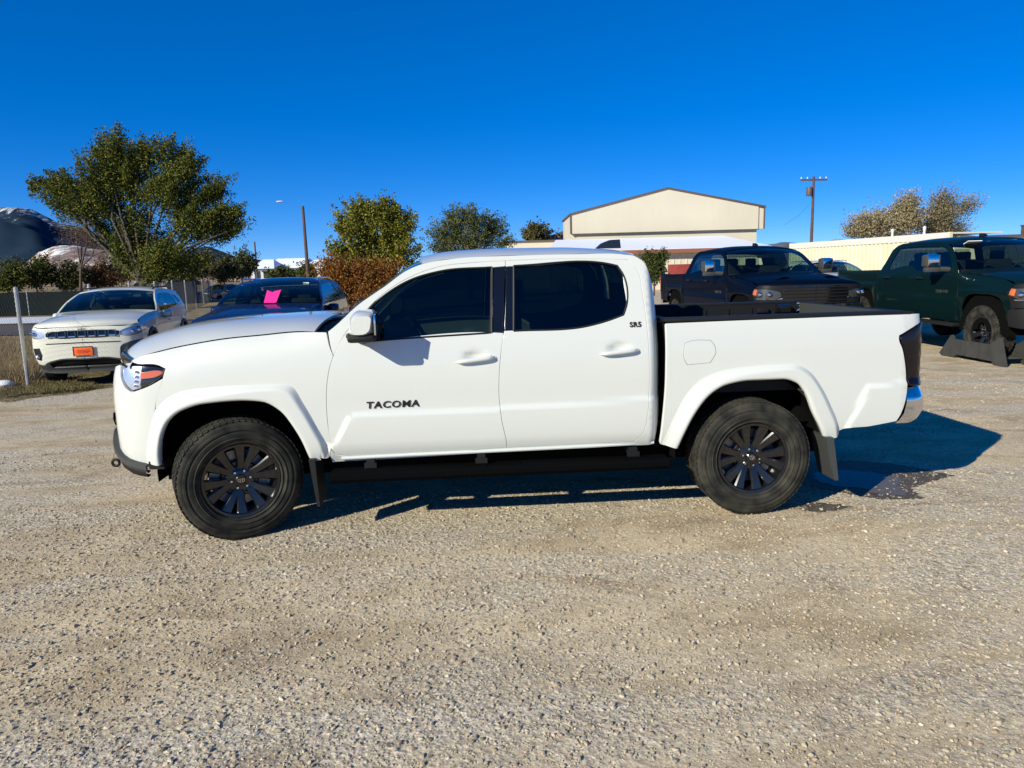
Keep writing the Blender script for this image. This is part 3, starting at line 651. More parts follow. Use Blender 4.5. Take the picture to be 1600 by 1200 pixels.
plan = arclen([(4.255,.880),(4.33,.880),(4.385,.850),(4.415,.79),(4.435,.60),(4.45,.3),(4.455,0)], 22); rows = []
for o_, z_ in ((-.08,.795),(-.055,.803),(-.030,.795),(-.004,.738),(-.002,.73),(.002,.70),(.0,.63),(-.012,.585),(-.04,.555),(-.10,.535)):
    row = []
    for i, q in enumerate(plan):
        d = plan[min(i + 1, 21)] - plan[max(i - 1, 0)]; d /= np.linalg.norm(d); nn = np.array([-d[1], d[0]]); nn = nn if nn[0] + nn[1] > 0 else -nn
        lean = .055 * max(0, (.66 - z_) / .12) if i < 6 else 0
        row.append((q[0] + nn[0] * o_ - lean * (1 - i / 6), -(q[1] + nn[1] * o_), z_))
    rows.append(row + [(x, -y, z) for x, y, z in row[-2::-1]])
rbm = MB().grid(rows).build('rear_bumper', M['chrome'], T, auto=40)
MB().box((4.345, 0, .795), (.10, 1.3, .012)).build('bumper_step', M['black_plastic'], rbm)
# interior
for y_ in (-.38, .38): MB().bbox((1.45, y_, .82), (.50, .50, .16), .05).bbox((1.72, y_, 1.12), (.14, .48, .56), .05).bbox((1.77, y_, 1.47), (.09, .24, .17), .04).build('seat', M['seat'], T)
b = MB().bbox((2.22, 0, .84), (.46, 1.30, .16), .05).bbox((2.46, 0, 1.12), (.12, 1.30, .54), .05)
for y_ in (-.42, .42): b.bbox((2.47, y_, 1.44), (.10, .22, .14), .03)
b.build('bench_seat', M['seat'], T)
MB().bbox((.86, 0, 1.10), (.34, 1.40, .26), .06).bbox((1.3, 0, .85), (.7, .2, .25), .04).build('dashboard', M['interior'], T)
wm = Matrix.Rotation(math.radians(62), 3, 'Y'); b = MB(); ring = [(wm @ Vector((.185 * math.cos(a), .185 * math.sin(a), 0))) for a in np.linspace(0, 2 * math.pi, 25)]
b.tube([(1.14 + v.x, -.38 + v.y, 1.16 + v.z) for v in ring], .015, 8).tube([(1.14, -.38, 1.16), (.95, -.38, 1.06)], .03).box((1.14, -.38, 1.16), (.04, .3, .05)); b.build('steering_wheel', M['interior'], T)
# lettering
p0 = sh.M(.955, .817); n0, a0, b0 = sh.N(.955, .817)
text_mesh('model_lettering', 'TACOMA', .058, .003, M['dark_text'], door1[0], p0 + n0 * .003, (1, 0, .006), b0, bold=.0010, stretch=1.22, shear=.10, space=1.13)
p0 = sh.M(2.48, 1.257); n0, a0, b0 = sh.N(2.48, 1.257)
text_mesh('trim_badge', 'SR5', .044, .002, M['gold_text'], door2[0], p0 + n0 * .004, (1, 0, .01), b0, bold=.0012, stretch=1.0, space=1.12)
# move the parts onto the thing itself
for o in list(T.children):
    o.parent = truck
    o.matrix_parent_inverse = Matrix.Identity(4); o.location = o.location + Vector((-1.6, 0, 0))
bpy.data.objects.remove(T)

# ------------------------------------------------------------------ the other vehicles
def hang(T, root, dx, scale=1.0):
    for o in list(T.children):
        o.parent = root; o.location = o.location + Vector((-dx, 0, 0))
    bpy.data.objects.remove(T); root.scale = (scale,) * 3
def arch_pts(cx, cz, r, a0, a1, n=14, flat=1.0):
    return [(cx + r * math.cos(math.radians(a)), cz + r * flat * math.sin(math.radians(a))) for a in np.linspace(a0, a1, n)]
def seats(T, rows, zs, w, h=.56):
    for x_, n in rows:
        for y_ in ([-w, w] if n == 2 else [-w, 0, w]):
            b = MB(); b.bbox((x_, y_, zs), (.48, .46, .16), .05); b.bbox((x_ + .26, y_, zs + .33), (.13, .46, h), .05); b.bbox((x_ + .30, y_, zs + .33 + h * .62), (.09, .24, .16), .04)
            b.build('seat', M['seat'], T)
def four_wheels(T, wb_, y, R, w, rr, **k):
    steer = k.pop('steer', 0.0); a = make_wheel(T, R, w, rr, loc=(0, -y, R), rot=steer, **k)
    for x_, sg in ((wb_, -1), (wb_, 1), (0, 1)):
        c = clone_tree(a, T); c.location = (x_, sg * y, R); c.rotation_euler = (0, .4 * x_, (steer if x_ == 0 else 0) + (math.pi if sg > 0 else 0))
    return a

_sw = pchip([.28,.36,.45,.6,.8,.95,1.05,1.3,1.5,1.58,1.66],[.78,.83,.87,.898,.910,.905,.888,.81,.735,.69,.62])
_sf = pchip([.28,.45,.6,.8,.9,.96,1.0,1.04,1.08,1.66],[.80,.87,.898,.905,.895,.872,.84,.79,.72,.5])
def suv_w(x, z):
    x = np.asarray(x, float); z = np.asarray(z, float); b = sstep(.25, .62, x); up = np.interp(x, [-.7, -.3, .1, .55], [-.10, -.05, -.01, .02])
    w = _sf(z - up * sstep(.7, .95, z)) * (1 - b) + _sw(z) * b
    fl = np.maximum(np.exp(-((np.hypot(x, z - .345) - .43) / .05) ** 2), np.exp(-((np.hypot(x - 2.636, z - .345) - .43) / .05) ** 2))
    return w + .018 * fl * (z < .85)
def build_suv(root, paint, style, scale=1.0):
    """compact SUV in axes with the front axle at x = 0 and the nose towards -x"""
    T = bpy.data.objects.new('tmp', None); COL.objects.link(T); T.parent = root
    g = Shell(suv_w, [(-.35,1),(-.55,.985),(-.70,.93),(-.79,.82),(-.84,.64),(-.87,.4),(-.882,.2),(-.885,0)],
              [(3.0,1),(3.2,.975),(3.36,.90),(3.44,.78),(3.48,.6),(3.505,.3),(3.51,0)],
              [(.28,.14),(.36,.05),(.45,0),(.7,0),(.85,.02),(.95,.07),(1.05,.15)], [(.28,-.1),(.4,0),(.9,0),(1.05,-.05),(1.2,-.13),(1.5,-.36),(1.62,-.46)])
    g.warp = lambda X, Z: Z + .125 * sstep(.46, .74, Z) * sstep(1.60, 1.12, Z)
    P_ = M[paint]; fe = -.35 - g.fl + .002; re = 3.0 + g.rl - .002
    seam = [(-.60,.925),(-.3,.985),(.1,1.03),(.42,1.062),(.585,1.085)]
    ap = [(1.0,1.405),(1.25,1.535),(1.45,1.585)]; roof = [(1.8,1.605),(2.3,1.595),(2.75,1.555),(2.95,1.52)]
    dj = [(.54,.42),(.505,.6),(.53,.93),(.64,1.06),(1.02,1.365),(1.27,1.495),(1.47,1.542),(1.60,1.553)]
    bg_ = [(1.59,1.05),(1.555,.7),(1.575,.42)]
    rd = [(1.60,1.553),(2.1,1.548),(2.36,1.53)]; rr_ = [(2.46,1.33),(2.50,1.10),(2.44,.84),(2.28,.62),(2.17,.43)]
    w1 = [(1.597,1.522),(1.47,1.512),(1.29,1.47),(1.06,1.34),(.86,1.165),(.83,1.06),(1.582,1.075)]
    w2 = [(1.595,1.078),(2.40,1.125),(2.395,1.32),(2.31,1.495),(2.1,1.517),(1.60,1.522)]
    qw = [(2.47,1.145),(2.80,1.20),(2.70,1.40),(2.40,1.495),(2.46,1.33)]
    body = seam + ap + roof + [(3.1,1.47),(3.2,1.33),(3.25,1.12),(3.26,.92),(3.24,.60),(3.2,.42),(3.12,.32)] + arch_pts(2.636,.345,.405,-4,184) + [(2.2,.30),(.43,.28)] + arch_pts(0,.345,.405,-4,170) + [(-.45,.62),(-.42,.80),(-.50,.86)]
    panel(g, 'body', body, P_, holes=[dj + rd[1:] + rr_ + [(1.575,.42)], qw], parent=T, res=.07)
    d1 = panel(g, 'door', dj + w1 + bg_, P_, parent=T, res=.08); d2 = panel(g, 'door', rd + rr_ + bg_[::-1] + w2, P_, parent=T, res=.08)
    e = .012
    panel(g, 'side_window', [(1.605,1.526),(1.47,1.517),(1.285,1.475),(1.05,1.346),(.85,1.17),(.822,1.054),(1.586,1.069)], M['tint_mid'], off=-.007, parent=d1, gap=0, hem=.004, res=.1)
    panel(g, 'side_window', [(1.592,1.072),(2.406,1.119),(2.40,1.323),(2.315,1.50),(2.1,1.522),(1.61,1.526)], M['tint_dark'], off=-.007, parent=d2, gap=0, hem=.004, res=.1)
    panel(g, 'quarter_window', [(2.46,1.138),(2.81,1.193),(2.71,1.405),(2.39,1.50),(2.452,1.33)], M['tint_dark'], off=-.008, parent=T, gap=0, hem=.004, res=.1)
    for cx, k in ((0, 0), (2.636, 0)):
        flare(g, 'arch_cladding', arch_pts(cx,.345,.47,-6,186,20), arch_pts(cx,.345,.395,-6,186,20), M['grey_plastic'], H=.020, soft=(.3,.3), parent=T, n=30, lip=.06)
    panel(g, 'sill_cladding', [(.44,.27),(2.20,.29),(2.17,.44),(1.55,.425),(.55,.43)], M['grey_plastic'], off=.012, parent=T, res=.15)
    # front face
    hl = [(-.52,.855),(-.46,.80),(-.60,.755),(-.92,.715),(-.99,.73),(-.985,.80),(-.90,.835),(-.70,.865)]
    gr = [(-1.00,.745),(-1.01,.80),(-1.2,.825),(fe,.835),(fe,.715),(-1.2,.715)]
    low = [(-1.0,.335),(-.96,.42),(-1.15,.455),(fe,.46),(fe,.33)]
    fog = [(-.74,.47),(-.72,.60),(-.89,.605),(-.91,.53),(-.86,.455)]
    panel(g, 'bumper_cover', [(-.47,.62)] + arch_pts(0,.345,.405,172,186,3) + [(-.47,.40),(-.7,.395),(-.88,.38),(-.955,.42),(-1.15,.47),(fe,.475),(fe,.895),(-1.2,.895),(-.9,.885),(-.62,.918),(-.50,.865),(-.44,.80)], P_, holes=[hl, fog] + ([gr[:-2] + [(fe+.001,.72),(-1.2,.716)]] if False else []), parent=T, res=.07)
    panel(g, 'headlight', hl, M['clear'], off=.004, parent=T, gap=.001, res=.08)
    panel(g, 'lamp_reflector', hl, M['lamp_silver'] if style != 'dark' else M['grey_plastic'], off=-.012, parent=T, gap=.004, res=.08)
    for sg in (1, -1):
        for s_ in (-.66, -.80): 
            q = g.M(s_, .79 + (-.8 - s_) * -.12); MB().blob((q[0] + .0, q[1] * sg, q[2]), (.035, .035, .035), 2, 10, 8).build('lamp_lens', M['chrome'], T)
    panel(g, 'grille', [(-1.005,.738),(-1.005,.805),(-1.2,.832),(fe,.842),(fe,.708),(-1.2,.708)], M['gloss_black'], off=.004, parent=T, res=.09)
    panel(g, 'lower_grille', low, M['black_plastic'], off=-.03, parent=T, res=.1)
    panel(g, 'skid_trim', [(-.47,.40),(-.7,.397),(-.9,.37),(-.955,.42),(-1.15,.47),(fe,.475),(fe,.455),(-1.15,.45),(-.97,.40),(-.99,.325),(fe,.32),(fe,.22),(-1.0,.22),(-.7,.25),(-.44,.27),(-.41,.33)], M['grey_plastic'], off=.006, parent=T, res=.08)
    panel(g, 'fog_lamp', fog, M['black_plastic'], off=-.004, parent=T, gap=.001, res=.08)
    for sg in (1, -1):
        q = g.M(-.81, .51); MB().blob((q[0], q[1] * sg, q[2]), (.04, .04, .04), 2, 10, 8).build('fog_lens', M['lamp_silver'], T)
    panel(g, 'bumper_slot', [(-1.0,.640),(-1.0,.655),(fe,.662),(fe,.645)], M['black_plastic'], off=.003, parent=T, res=.1)
    if style == 'jeep':
        for k in range(-3, 4):
            y = .158 * k; ss = np.linspace(-.9, fe, 80); s_ = float(ss[np.argmin(np.abs(-g.M(ss, np.full(80, .77))[:, 1] - abs(y)))]); q = g.M(s_, .775); h_ = .052
            fr_ = MB(); X0 = q[0] - .010; Y = y
            for dy, dz, dw, dh in ((-.058, 0, .012, 2 * h_), (.058, 0, .012, 2 * h_), (0, h_, .128, .010), (0, -h_, .128, .016)): fr_.bbox((X0, Y + dy, q[2] + dz), (.012, dw, dh), .003)
            fr_.build('grille_slot', M['grey_plastic'], T); MB().bbox((X0 - .004, Y, q[2] - .040), (.010, .10, .022), .005).build('slot_glint', M['chrome'], T)
        MB().bbox((-.868, 0, .985), (.006, .12, .014), .003).build('hood_badge', M['grey_plastic'], T)
    else:
        for zz in (.73, .76, .79, .82):
            S = np.linspace(fe, -1.02, 10); q = g.M(S, np.full(10, zz)) + np.array([-.006, 0, 0])
            for sg in (1, -1): MB().tube([(a, b * sg, c) for a, b, c in q], .006, 6).build('grille_bar', M['chrome'], T)
    span(g, 'hood', [(-.605,.895),(-.60,.925),(-.3,.987),(.1,1.032),(.42,1.064),(.56,1.082)], P_, crown=(.02,.045,.06,.065,.06,.05), p=3.2, bow=(.265,.262,.20,.11,.02,-.04), parent=T, n=24)
    span(g, 'cowl', [(.555,1.072),(.60,1.085),(.66,1.13)], M['black_plastic'], crown=(.02,.02,.0), bow=(.0,.12,.2), parent=T, inset=.04, lip=0)
    span(g, 'windshield', [(.60,1.10),(1.0,1.408),(1.25,1.537),(1.36,1.565)], M['tint_mid'], crown=(.0,.03,.045,.05), p=2.2, bow=(.20,.16,.11,.09), parent=T, inset=.035, lip=0)
    span(g, 'roof', [(1.36,1.565),(1.45,1.585),(1.8,1.605),(2.3,1.595),(2.75,1.555),(2.95,1.52),(3.1,1.47)], P_, crown=(.05,.055,.06,.06,.055,.04,.03), p=3.0, bow=(.09,.07,.02,0,-.03,-.08,-.12), parent=T, n=24)
    span(g, 'rear_window', [(3.12,1.45),(3.2,1.33),(3.25,1.13)], M['tint_dark'], crown=(.02,0,0), bow=(-.12,-.16,-.2), parent=T, inset=.06, lip=0)
    panel(g, 'tailgate', [(3.28,1.10),(re,1.10),(re,.62),(3.27,.62)], P_, parent=T, res=.1); panel(g, 'rear_bumper', [(3.15,.32),(3.22,.60),(3.27,.615),(re,.615),(re,.33)], M['grey_plastic'], off=.01, parent=T, res=.1)
    panel(g, 'tail_light', [(3.10,.98),(3.12,1.06),(3.52,1.07),(3.55,.90),(3.3,.88)], M['red_lens'], off=.008, parent=T, res=.1)
    for sg in (1, -1):
        MB().tube([(1.35, -sg * .66, 1.615), (1.5, -sg * .66, 1.645), (2.5, -sg * .65, 1.645), (2.75, -sg * .65, 1.60)], .014, 8).build('roof_rail', M['chrome'] if style == 'dark' else M['black_plastic'], T)
        b = MB().blob((.98, -sg * .985, 1.13), (.09, .095, .072), 3.2, 18, 12); b.tube([(.95, -sg * .87, 1.07), (.97, -sg * .95, 1.08), (.98, -sg * 1.0, 1.10)], [.05, .035, .04], 8)
        mm = b.build('door_mirror', P_, T); MB().bbox((.98, -sg * .98, 1.078), (.14, .15, .03), .012).build('mirror_base', M['black_plastic'], mm)
        MB().bbox((1.068, -sg * .985, 1.13), (.008, .15, .11), .003).build('mirror_glass', M['chrome'], mm)
        for x_, z_, d in ((1.42, .985, d1), (2.28, 1.01, d2)): MB().blob((x_, -sg * float(suv_w(x_, z_) + .018), z_), (.085, .018, .013), 3, 12, 8).build('door_handle', P_, d[0 if sg > 0 else 1])
        MB().tube([(.62, sg * .2, 1.125), (.86, sg * .62, 1.24)], .007, 6).build('wiper', M['black_plastic'], T)
        for cx in (0, 2.636): MB().lathe([(.40, 0), (.40, .34), (.1, .34)], 20, a0=-.1, a1=math.pi + .1).build('arch_liner', M['under'], T).location = (cx, -.86 if sg > 0 else .52, .345)
    u = MB().box((1.3, 0, .36), (2.2, 1.5, .12)).box((3.0, 0, .42), (.6, 1.3, .14)).box((-.2, 0, .45), (.9, 1.0, .3)); u.build('chassis', M['under'], T)
    MB().bbox((.80, 0, 1.00), (.34, 1.36, .2), .05).build('dashboard', M['interior'], T); seats(T, [(1.35, 2), (2.2, 3)], .68, .36)
    wm = Matrix.Rotation(math.radians(62), 3, 'Y'); MB().tube([(1.07 + v.x, -.36 + v.y, 1.02 + v.z) for v in [(wm @ Vector((.18 * math.cos(a), .18 * math.sin(a), 0))) for a in np.linspace(0, 2 * math.pi, 19)]], .014, 6).build('steering_wheel', M['interior'], T)
    MB().bbox((1.18, 0, 1.44), (.03, .24, .06), .012).build('rear_view_mirror', M['interior'], T)
    four_wheels(T, 2.636, .775, .345, .225, .225, spokes=5, twin=False, rim='rim_silver' if style == 'jeep' else 'rim_black')
    return T

_hw = pchip([.45,.6,.8,1.05,1.25,1.40,1.6,1.8,1.9,1.95,2.05],[.90,.955,.992,1.012,1.012,.985,.90,.82,.765,.71,.62])
_hf = pchip([.45,.6,.8,1.05,1.2,1.28,1.33,1.37,1.41,2.05],[.92,.96,.995,1.012,1.005,.985,.95,.90,.82,.6])
def hd_w(x, z):
    x = np.asarray(x, float); z = np.asarray(z, float); b = sstep(.35, .75, x); up = np.interp(x, [-.75, -.4, 0, .7], [-.12, -.06, -.02, .02])
    w = _hf(z - up * sstep(1.0, 1.2, z)) * (1 - b) + _hw(z) * b
    w = w + .014 * sstep(.98, .93, z) * sstep(.6, .72, x) * sstep(3.3, 3.2, x)
    return w + .020 * np.exp(-((np.maximum(np.abs(x) * 1.02, (z - .45) * .92) - .58) / .05) ** 2) * (x < .7)
def hdb_w(x, z):
    x = np.asarray(x, float); z = np.asarray(z, float); w = pchip([.45,.6,.8,1.05,1.3,1.45,1.53,1.6],[.93,.97,1.0,1.015,1.015,1.005,.985,.95])(z)
    return w + .020 * np.exp(-((np.maximum(np.abs(x - 3.9) * 1.02, (z - .45) * .92) - .58) / .05) ** 2)
def build_hd(root, paint, style, R=.42, steer=0.0):
    T = bpy.data.objects.new('tmp', None); COL.objects.link(T); T.parent = root
    A_ = ([(-.45,1),(-.65,.985),(-.80,.93),(-.88,.83),(-.925,.62),(-.95,.3),(-.955,0)], [(5.0,1),(5.06,.985),(5.09,.95),(5.10,.9),(5.105,0)],
          [(.45,.10),(.55,.03),(.65,0),(1.2,0),(1.3,.05),(1.4,.14)], [(.4,0),(2.0,0)])
    g, gb = Shell(hd_w, *A_), Shell(hdb_w, *A_); P_ = M[paint]; fe = -.45 - g.fl + .002
    dj = [(.67,.68),(.63,.9),(.65,1.2),(.74,1.40),(1.03,1.64),(1.28,1.795),(1.5,1.852),(1.95,1.882)]; bg_ = [(1.93,1.40),(1.88,.95),(1.90,.68)]
    rd = [(1.95,1.882),(2.6,1.882),(2.88,1.862)]; rq = [(3.0,1.72),(3.06,1.42),(3.05,.98),(2.99,.74),(2.9,.68)]
    w1 = [(1.937,1.845),(1.5,1.818),(1.30,1.765),(1.07,1.61),(.92,1.46),(.93,1.395),(1.925,1.41)]; w2 = [(1.945,1.412),(2.93,1.435),(2.95,1.55),(2.89,1.80),(2.82,1.832),(2.6,1.845),(1.952,1.845)]
    arch = [(.53,.60),(.51,.85),(.42,.98),(.26,1.035),(0,1.045),(-.26,1.035),(-.42,.98),(-.51,.85),(-.54,.64)]
    body = [(-.66,1.21),(-.4,1.28),(0,1.325),(.4,1.36),(.64,1.385),(.72,1.43),(1.0,1.665),(1.25,1.83),(1.45,1.892),(1.9,1.925),(2.6,1.922),(2.95,1.90),(3.10,1.80),(3.18,1.5),(3.22,1.35),(3.22,.75),(3.20,.60),(.56,.56)] + arch + [(-.60,.64),(-.63,.92),(-.60,1.02),(-.58,1.12)]
    panel(g, 'cab_body', body, P_, holes=[dj + rd[1:] + rq + [(1.9,.68)]], parent=T, res=.08)
    d1 = panel(g, 'door', dj + w1 + bg_, P_, parent=T, res=.09); d2 = panel(g, 'door', rd + rq + bg_[::-1] + w2, P_, parent=T, res=.09)
    panel(g, 'side_window', [(1.945,1.85),(1.5,1.823),(1.295,1.77),(1.06,1.615),(.91,1.463),(.922,1.389),(1.93,1.404)], M['tint_dark'] if style == 'black' else M['tint_mid'], off=-.008, parent=d1, gap=0, hem=.004, res=.12)
    panel(g, 'side_window', [(1.94,1.406),(2.937,1.429),(2.957,1.55),(2.895,1.803),(2.82,1.838),(2.6,1.85),(1.955,1.85)], M['tint_dark'], off=-.008, parent=d2, gap=0, hem=.004, res=.12)
    bed = panel(gb, 'bed_side', [(3.26,1.40),(4.2,1.41),(5.02,1.42),(5.12,1.415),(5.12,1.38),(5.02,1.36),(5.03,.98),(5.02,.78),(4.45,.72),(4.43,.85),(4.34,.98),(4.16,1.035),(3.9,1.045),(3.64,1.035),(3.48,.98),(3.39,.85),(3.37,.64),(3.26,.62)], P_, parent=T, res=.09)
    panel(gb, 'tail_light', [(5.03,1.35),(5.15,1.37),(5.22,1.365),(5.22,.97),(5.04,.97)], M['red_lens'], off=.008, parent=T, res=.12)
    MB().bbox((5.07, 0, 1.15), (.06, 1.80, .50), .015).build('tailgate', P_, T); MB().bbox((5.16, 0, .76), (.16, 1.9, .20), .03).build('rear_bumper', M['chrome'], T)
    b = MB().box((4.17, 0, .98), (1.78, 1.7, .03)).box((3.28, 0, 1.16), (.03, 1.8, .46))
    for sg in (1, -1): b.box((4.17, sg * .86, 1.16), (1.78, .03, .46))
    b.build('bed_liner', M['black_plastic'], T)
    # front face
    hl = [(-.64,1.16),(-.61,1.05),(-.72,1.0),(-1.08,.99),(-1.13,1.02),(-1.12,1.10),(-.95,1.15)]
    panel(g, 'front_fascia', [(-.60,.66),(-.63,.92),(-.60,1.02),(-.60,1.14),(-.68,1.20),(-1.0,1.215),(fe,1.225),(fe,.88),(-1.15,.88),(-.7,.86)], M['black_plastic'] if style != 'white' else P_, holes=[hl], parent=T, res=.1)
    panel(g, 'headlight', hl, M['clear'], off=.004, parent=T, gap=.001, res=.1); panel(g, 'lamp_reflector', hl, M['grey_plastic'], off=-.014, parent=T, gap=.004, res=.1)
    panel(g, 'turn_signal', [(-.63,1.15),(-.61,1.06),(-.70,1.04),(-.70,1.14)], M['amber'], off=.001, parent=T, gap=0, res=.1)
    for sg in (1, -1):
        for s_ in (-.80, -.95):
            q = g.M(s_, 1.07); MB().blob((q[0], q[1] * sg, q[2]), (.045, .045, .04), 2, 10, 8).build('lamp_lens', M['chrome'], T)
    panel(g, 'grille', [(-1.14,.90),(-1.14,1.16),(-1.3,1.20),(fe,1.205),(fe,.895)], M['gloss_black'], off=.004, parent=T, res=.12)
    for zz in (.94, 1.0, 1.06, 1.12, 1.17):
        S = np.linspace(fe, -1.16, 8); q = g.M(S, np.full(8, zz)) + np.array([-.010, 0, 0])
        for sg in (1, -1): MB().tube([(a, b * sg, c) for a, b, c in q], .010, 6).build('grille_bar', M['black_plastic'], T)
    panel(g, 'front_bumper', [(-.62,.60),(-.63,.84),(-.8,.86),(-1.15,.87),(fe,.87),(fe,.60),(-1.15,.58),(-.75,.58)], M['chrome'] if style == 'chrome' else M['black_plastic'], off=.05, parent=T, res=.1, hem=.08)
    panel(g, 'chrome_strip', [(-.70,.975),(-.70,.995),(-1.08,.985),(-1.13,1.0),(-1.14,.97)], M['chrome'], off=.012, parent=T, res=.1)
    panel(g, 'fog_lamp', [(-.86,.68),(-.86,.76),(-1.0,.76),(-1.0,.68)], M['lamp_silver'], off=.054, parent=T, res=.1)
    span(g, 'hood', [(-.665,1.17),(-.66,1.212),(-.4,1.283),(0,1.328),(.4,1.363),(.62,1.385)], P_, crown=(.03,.05,.075,.08,.075,.06), p=4.0, bow=(.28,.275,.2,.12,.03,-.03), parent=T, n=24)
    MB().grid([[(-.62 + .35 * k, y, 1.315 + .022 * k + .045 * math.exp(-((abs(y) - .42) / .14) ** 2) - .02 * (abs(y) > .6)) for y in np.linspace(-.66, .66, 23)] for k in range(4)]).build('hood_scoop', P_, T)
    span(g, 'cowl', [(.61,1.375),(.66,1.39),(.74,1.43)], M['black_plastic'], crown=(.03,.02,-.01), bow=(.0,.12,.2), parent=T, inset=.04, lip=0)
    span(g, 'windshield', [(.72,1.432),(1.0,1.667),(1.25,1.832),(1.38,1.872)], M['tint_mid'], crown=(.0,.03,.05,.055), p=2.2, bow=(.2,.15,.1,.08), parent=T, inset=.035, lip=0)
    span(g, 'roof', [(1.38,1.872),(1.45,1.892),(1.9,1.925),(2.6,1.922),(2.95,1.90),(3.10,1.80)], P_, crown=(.06,.065,.075,.075,.06,.05), p=3.2, bow=(.08,.06,.01,0,-.03,-.05), parent=T, n=24)
    span(g, 'rear_window', [(3.10,1.79),(3.18,1.5),(3.21,1.42)], M['tint_mid'], bow=(-.05,-.03,-.02), parent=T, inset=.12, lip=0); span(g, 'cab_rear_wall', [(3.21,1.42),(3.22,1.0),(3.22,.6)], P_, parent=T, inset=.01, lip=0)
    MB().prism([(1.55,1.985),(1.58,2.02),(1.66,2.045),(1.70,2.045),(1.71,1.985)], -.03, .03).build('roof_antenna', M['gloss_black'], T)
    for sg in (1, -1):
        b = MB().bbox((1.02, -sg * 1.25, 1.585), (.15, .24, .22), .045); mm = b.build('door_mirror', M['chrome'] if style != 'white' else P_, T)
        MB().bbox((1.02, -sg * 1.24, 1.435), (.13, .24, .09), .035).tube([(.98, -sg * .96, 1.43), (1.0, -sg * 1.12, 1.44)], .045, 8).bbox((1.03, -sg * 1.25, 1.585), (.16, .25, .20), .03).build('mirror_base', M['grey_plastic'], mm)
        MB().bbox((1.115, -sg * 1.25, 1.585), (.008, .2, .18), .003).build('mirror_glass', M['chrome'], mm)
        for x_, d in ((1.74, d1), (2.86, d2)): MB().blob((x_, -sg * float(hd_w(x_, 1.28) + .022), 1.28), (.10, .022, .018), 3, 12, 8).build('door_handle', M['black_plastic'], d[0 if sg > 0 else 1])
        MB().bbox((1.9, -sg * .98, .52), (2.5, .16, .06), .02).build('running_board', M['black_plastic'], T)
        for cx in (0, 3.9): MB().lathe([(.56, 0), (.56, .42), (.1, .42)], 20, a0=-.1, a1=math.pi + .1).build('arch_liner', M['under'], T).location = (cx, -.98 if sg > 0 else .56, .50)
        MB().tube([(.68, sg * .2, 1.455), (.95, sg * .7, 1.60)], .008, 6).build('wiper', M['black_plastic'], T)
        text_mesh('door_lettering', '2500 HD', .075, .003, M['grey_plastic'], d1[0 if sg > 0 else 1], (1.05, -sg * 1.022, 1.06), (sg, 0, 0), (0, 0, 1), stretch=1.3)
    b = MB().box((1.9, 0, .66), (2.4, 1.8, .10)); b.box((2.2, .45, .60), (5.6, .12, .18)); b.box((2.2, -.45, .60), (5.6, .12, .18)); b.box((-.1, 0, .8), (1.1, 1.1, .4)); b.box((4.2, 0, .8), (1.6, 1.0, .1))
    b.tube([(3.9, -.8, R), (3.9, .8, R)], .06); b.tube([(0, -.8, R), (0, .8, R)], .05); b.build('chassis', M['under'], T)
    MB().bbox((.95, 0, 1.30), (.36, 1.55, .24), .05).build('dashboard', M['interior'], T); seats(T, [(1.55, 2), (2.5, 3)], .98, .42)
    wm = Matrix.Rotation(math.radians(62), 3, 'Y'); MB().tube([(1.27 + v.x, -.42 + v.y, 1.34 + v.z) for v in [(wm @ Vector((.19 * math.cos(a), .19 * math.sin(a), 0))) for a in np.linspace(0, 2 * math.pi, 19)]], .014, 6).build('steering_wheel', M['interior'], T)
    MB().bbox((1.22, 0, 1.76), (.03, .26, .07), .012).build('rear_view_mirror', M['interior'], T)
    four_wheels(T, 3.9, .86, R, .29, .255, spokes=6, twin=False, rim='rim_black', chunky=True, steer=steer)
    return T

def park(root, u, v, z, head, ref, scale=1.0, gz=0.0):
    """stand a vehicle so its point ref (x, y in its own axes) is on the ground under photo column u at depth z; head = unit heading of the nose"""
    p = ground(u, z, gz); th = math.atan2(-head[1], -head[0])
    x, y = ref[0] * scale, ref[1] * scale
    root.location = (p[0] - (x * math.cos(th) - y * math.sin(th)), p[1] - (x * math.sin(th) + y * math.cos(th)), gz); root.rotation_euler = (0, 0, th)
def cam2world(a, b):
    """heading given in camera right / forward terms -> world"""
    v = RGT * a + FWD * b; v[2] = 0; return v / np.linalg.norm(v)

jeep = tag(empty('suv'), 'white compact SUV facing the lot with an orange front plate', 'SUV')
Tj = build_suv(jeep, 'jeep_paint', 'jeep')
pl = MB().bbox((-.905, 0, .60), (.012, .32, .165), .004).build('licence_plate', M['orange'], Tj)
b = MB(); [b.box((-.913, dy, .60 + dz), d) for dy, dz, d in ((0, .078, (.004, .32, .012)), (0, -.078, (.004, .20, .010)), (.155, 0, (.004, .012, .165)), (-.155, 0, (.004, .012, .165)))]; b.build('plate_frame', M['black_plastic'], pl)
for k, (wd_, zz) in enumerate(((.2, .62), (.22, .595), (.16, .575))): MB().box((-.9135, 0, zz), (.003, wd_, .006)).build('plate_print', M['red_lens'], pl)
hang(Tj, jeep, 1.3, .955); park(jeep, 62, 0, 12.1, cam2world(.215, -.976), (-.55 - 1.3, .88), .955, gz=-.10)
blue = tag(empty('suv'), 'dark blue SUV with a pink sheet of paper on its windshield', 'SUV')
Tb = build_suv(blue, 'blue_paint', 'dark')
q = [(.70,1.20),(.71,1.21)]
pk = MB(); pk.add([(.43,.04,1.262),(.432,-.16,1.260),(.735,-.18,1.462),(.705,-.08,1.444),(.68,-.05,1.425),(.735,.05,1.464)], [(0,1,2,3,4,5)]); pko = pk.build('pink_notice', M['pink'], Tb, smooth=False)
pko.modifiers.new('thickness', 'SOLIDIFY').thickness = .004
MB().box((1.21, -.50, 1.55), (.05, .10, .04)).build('windshield_sticker', M['paper'], Tb)
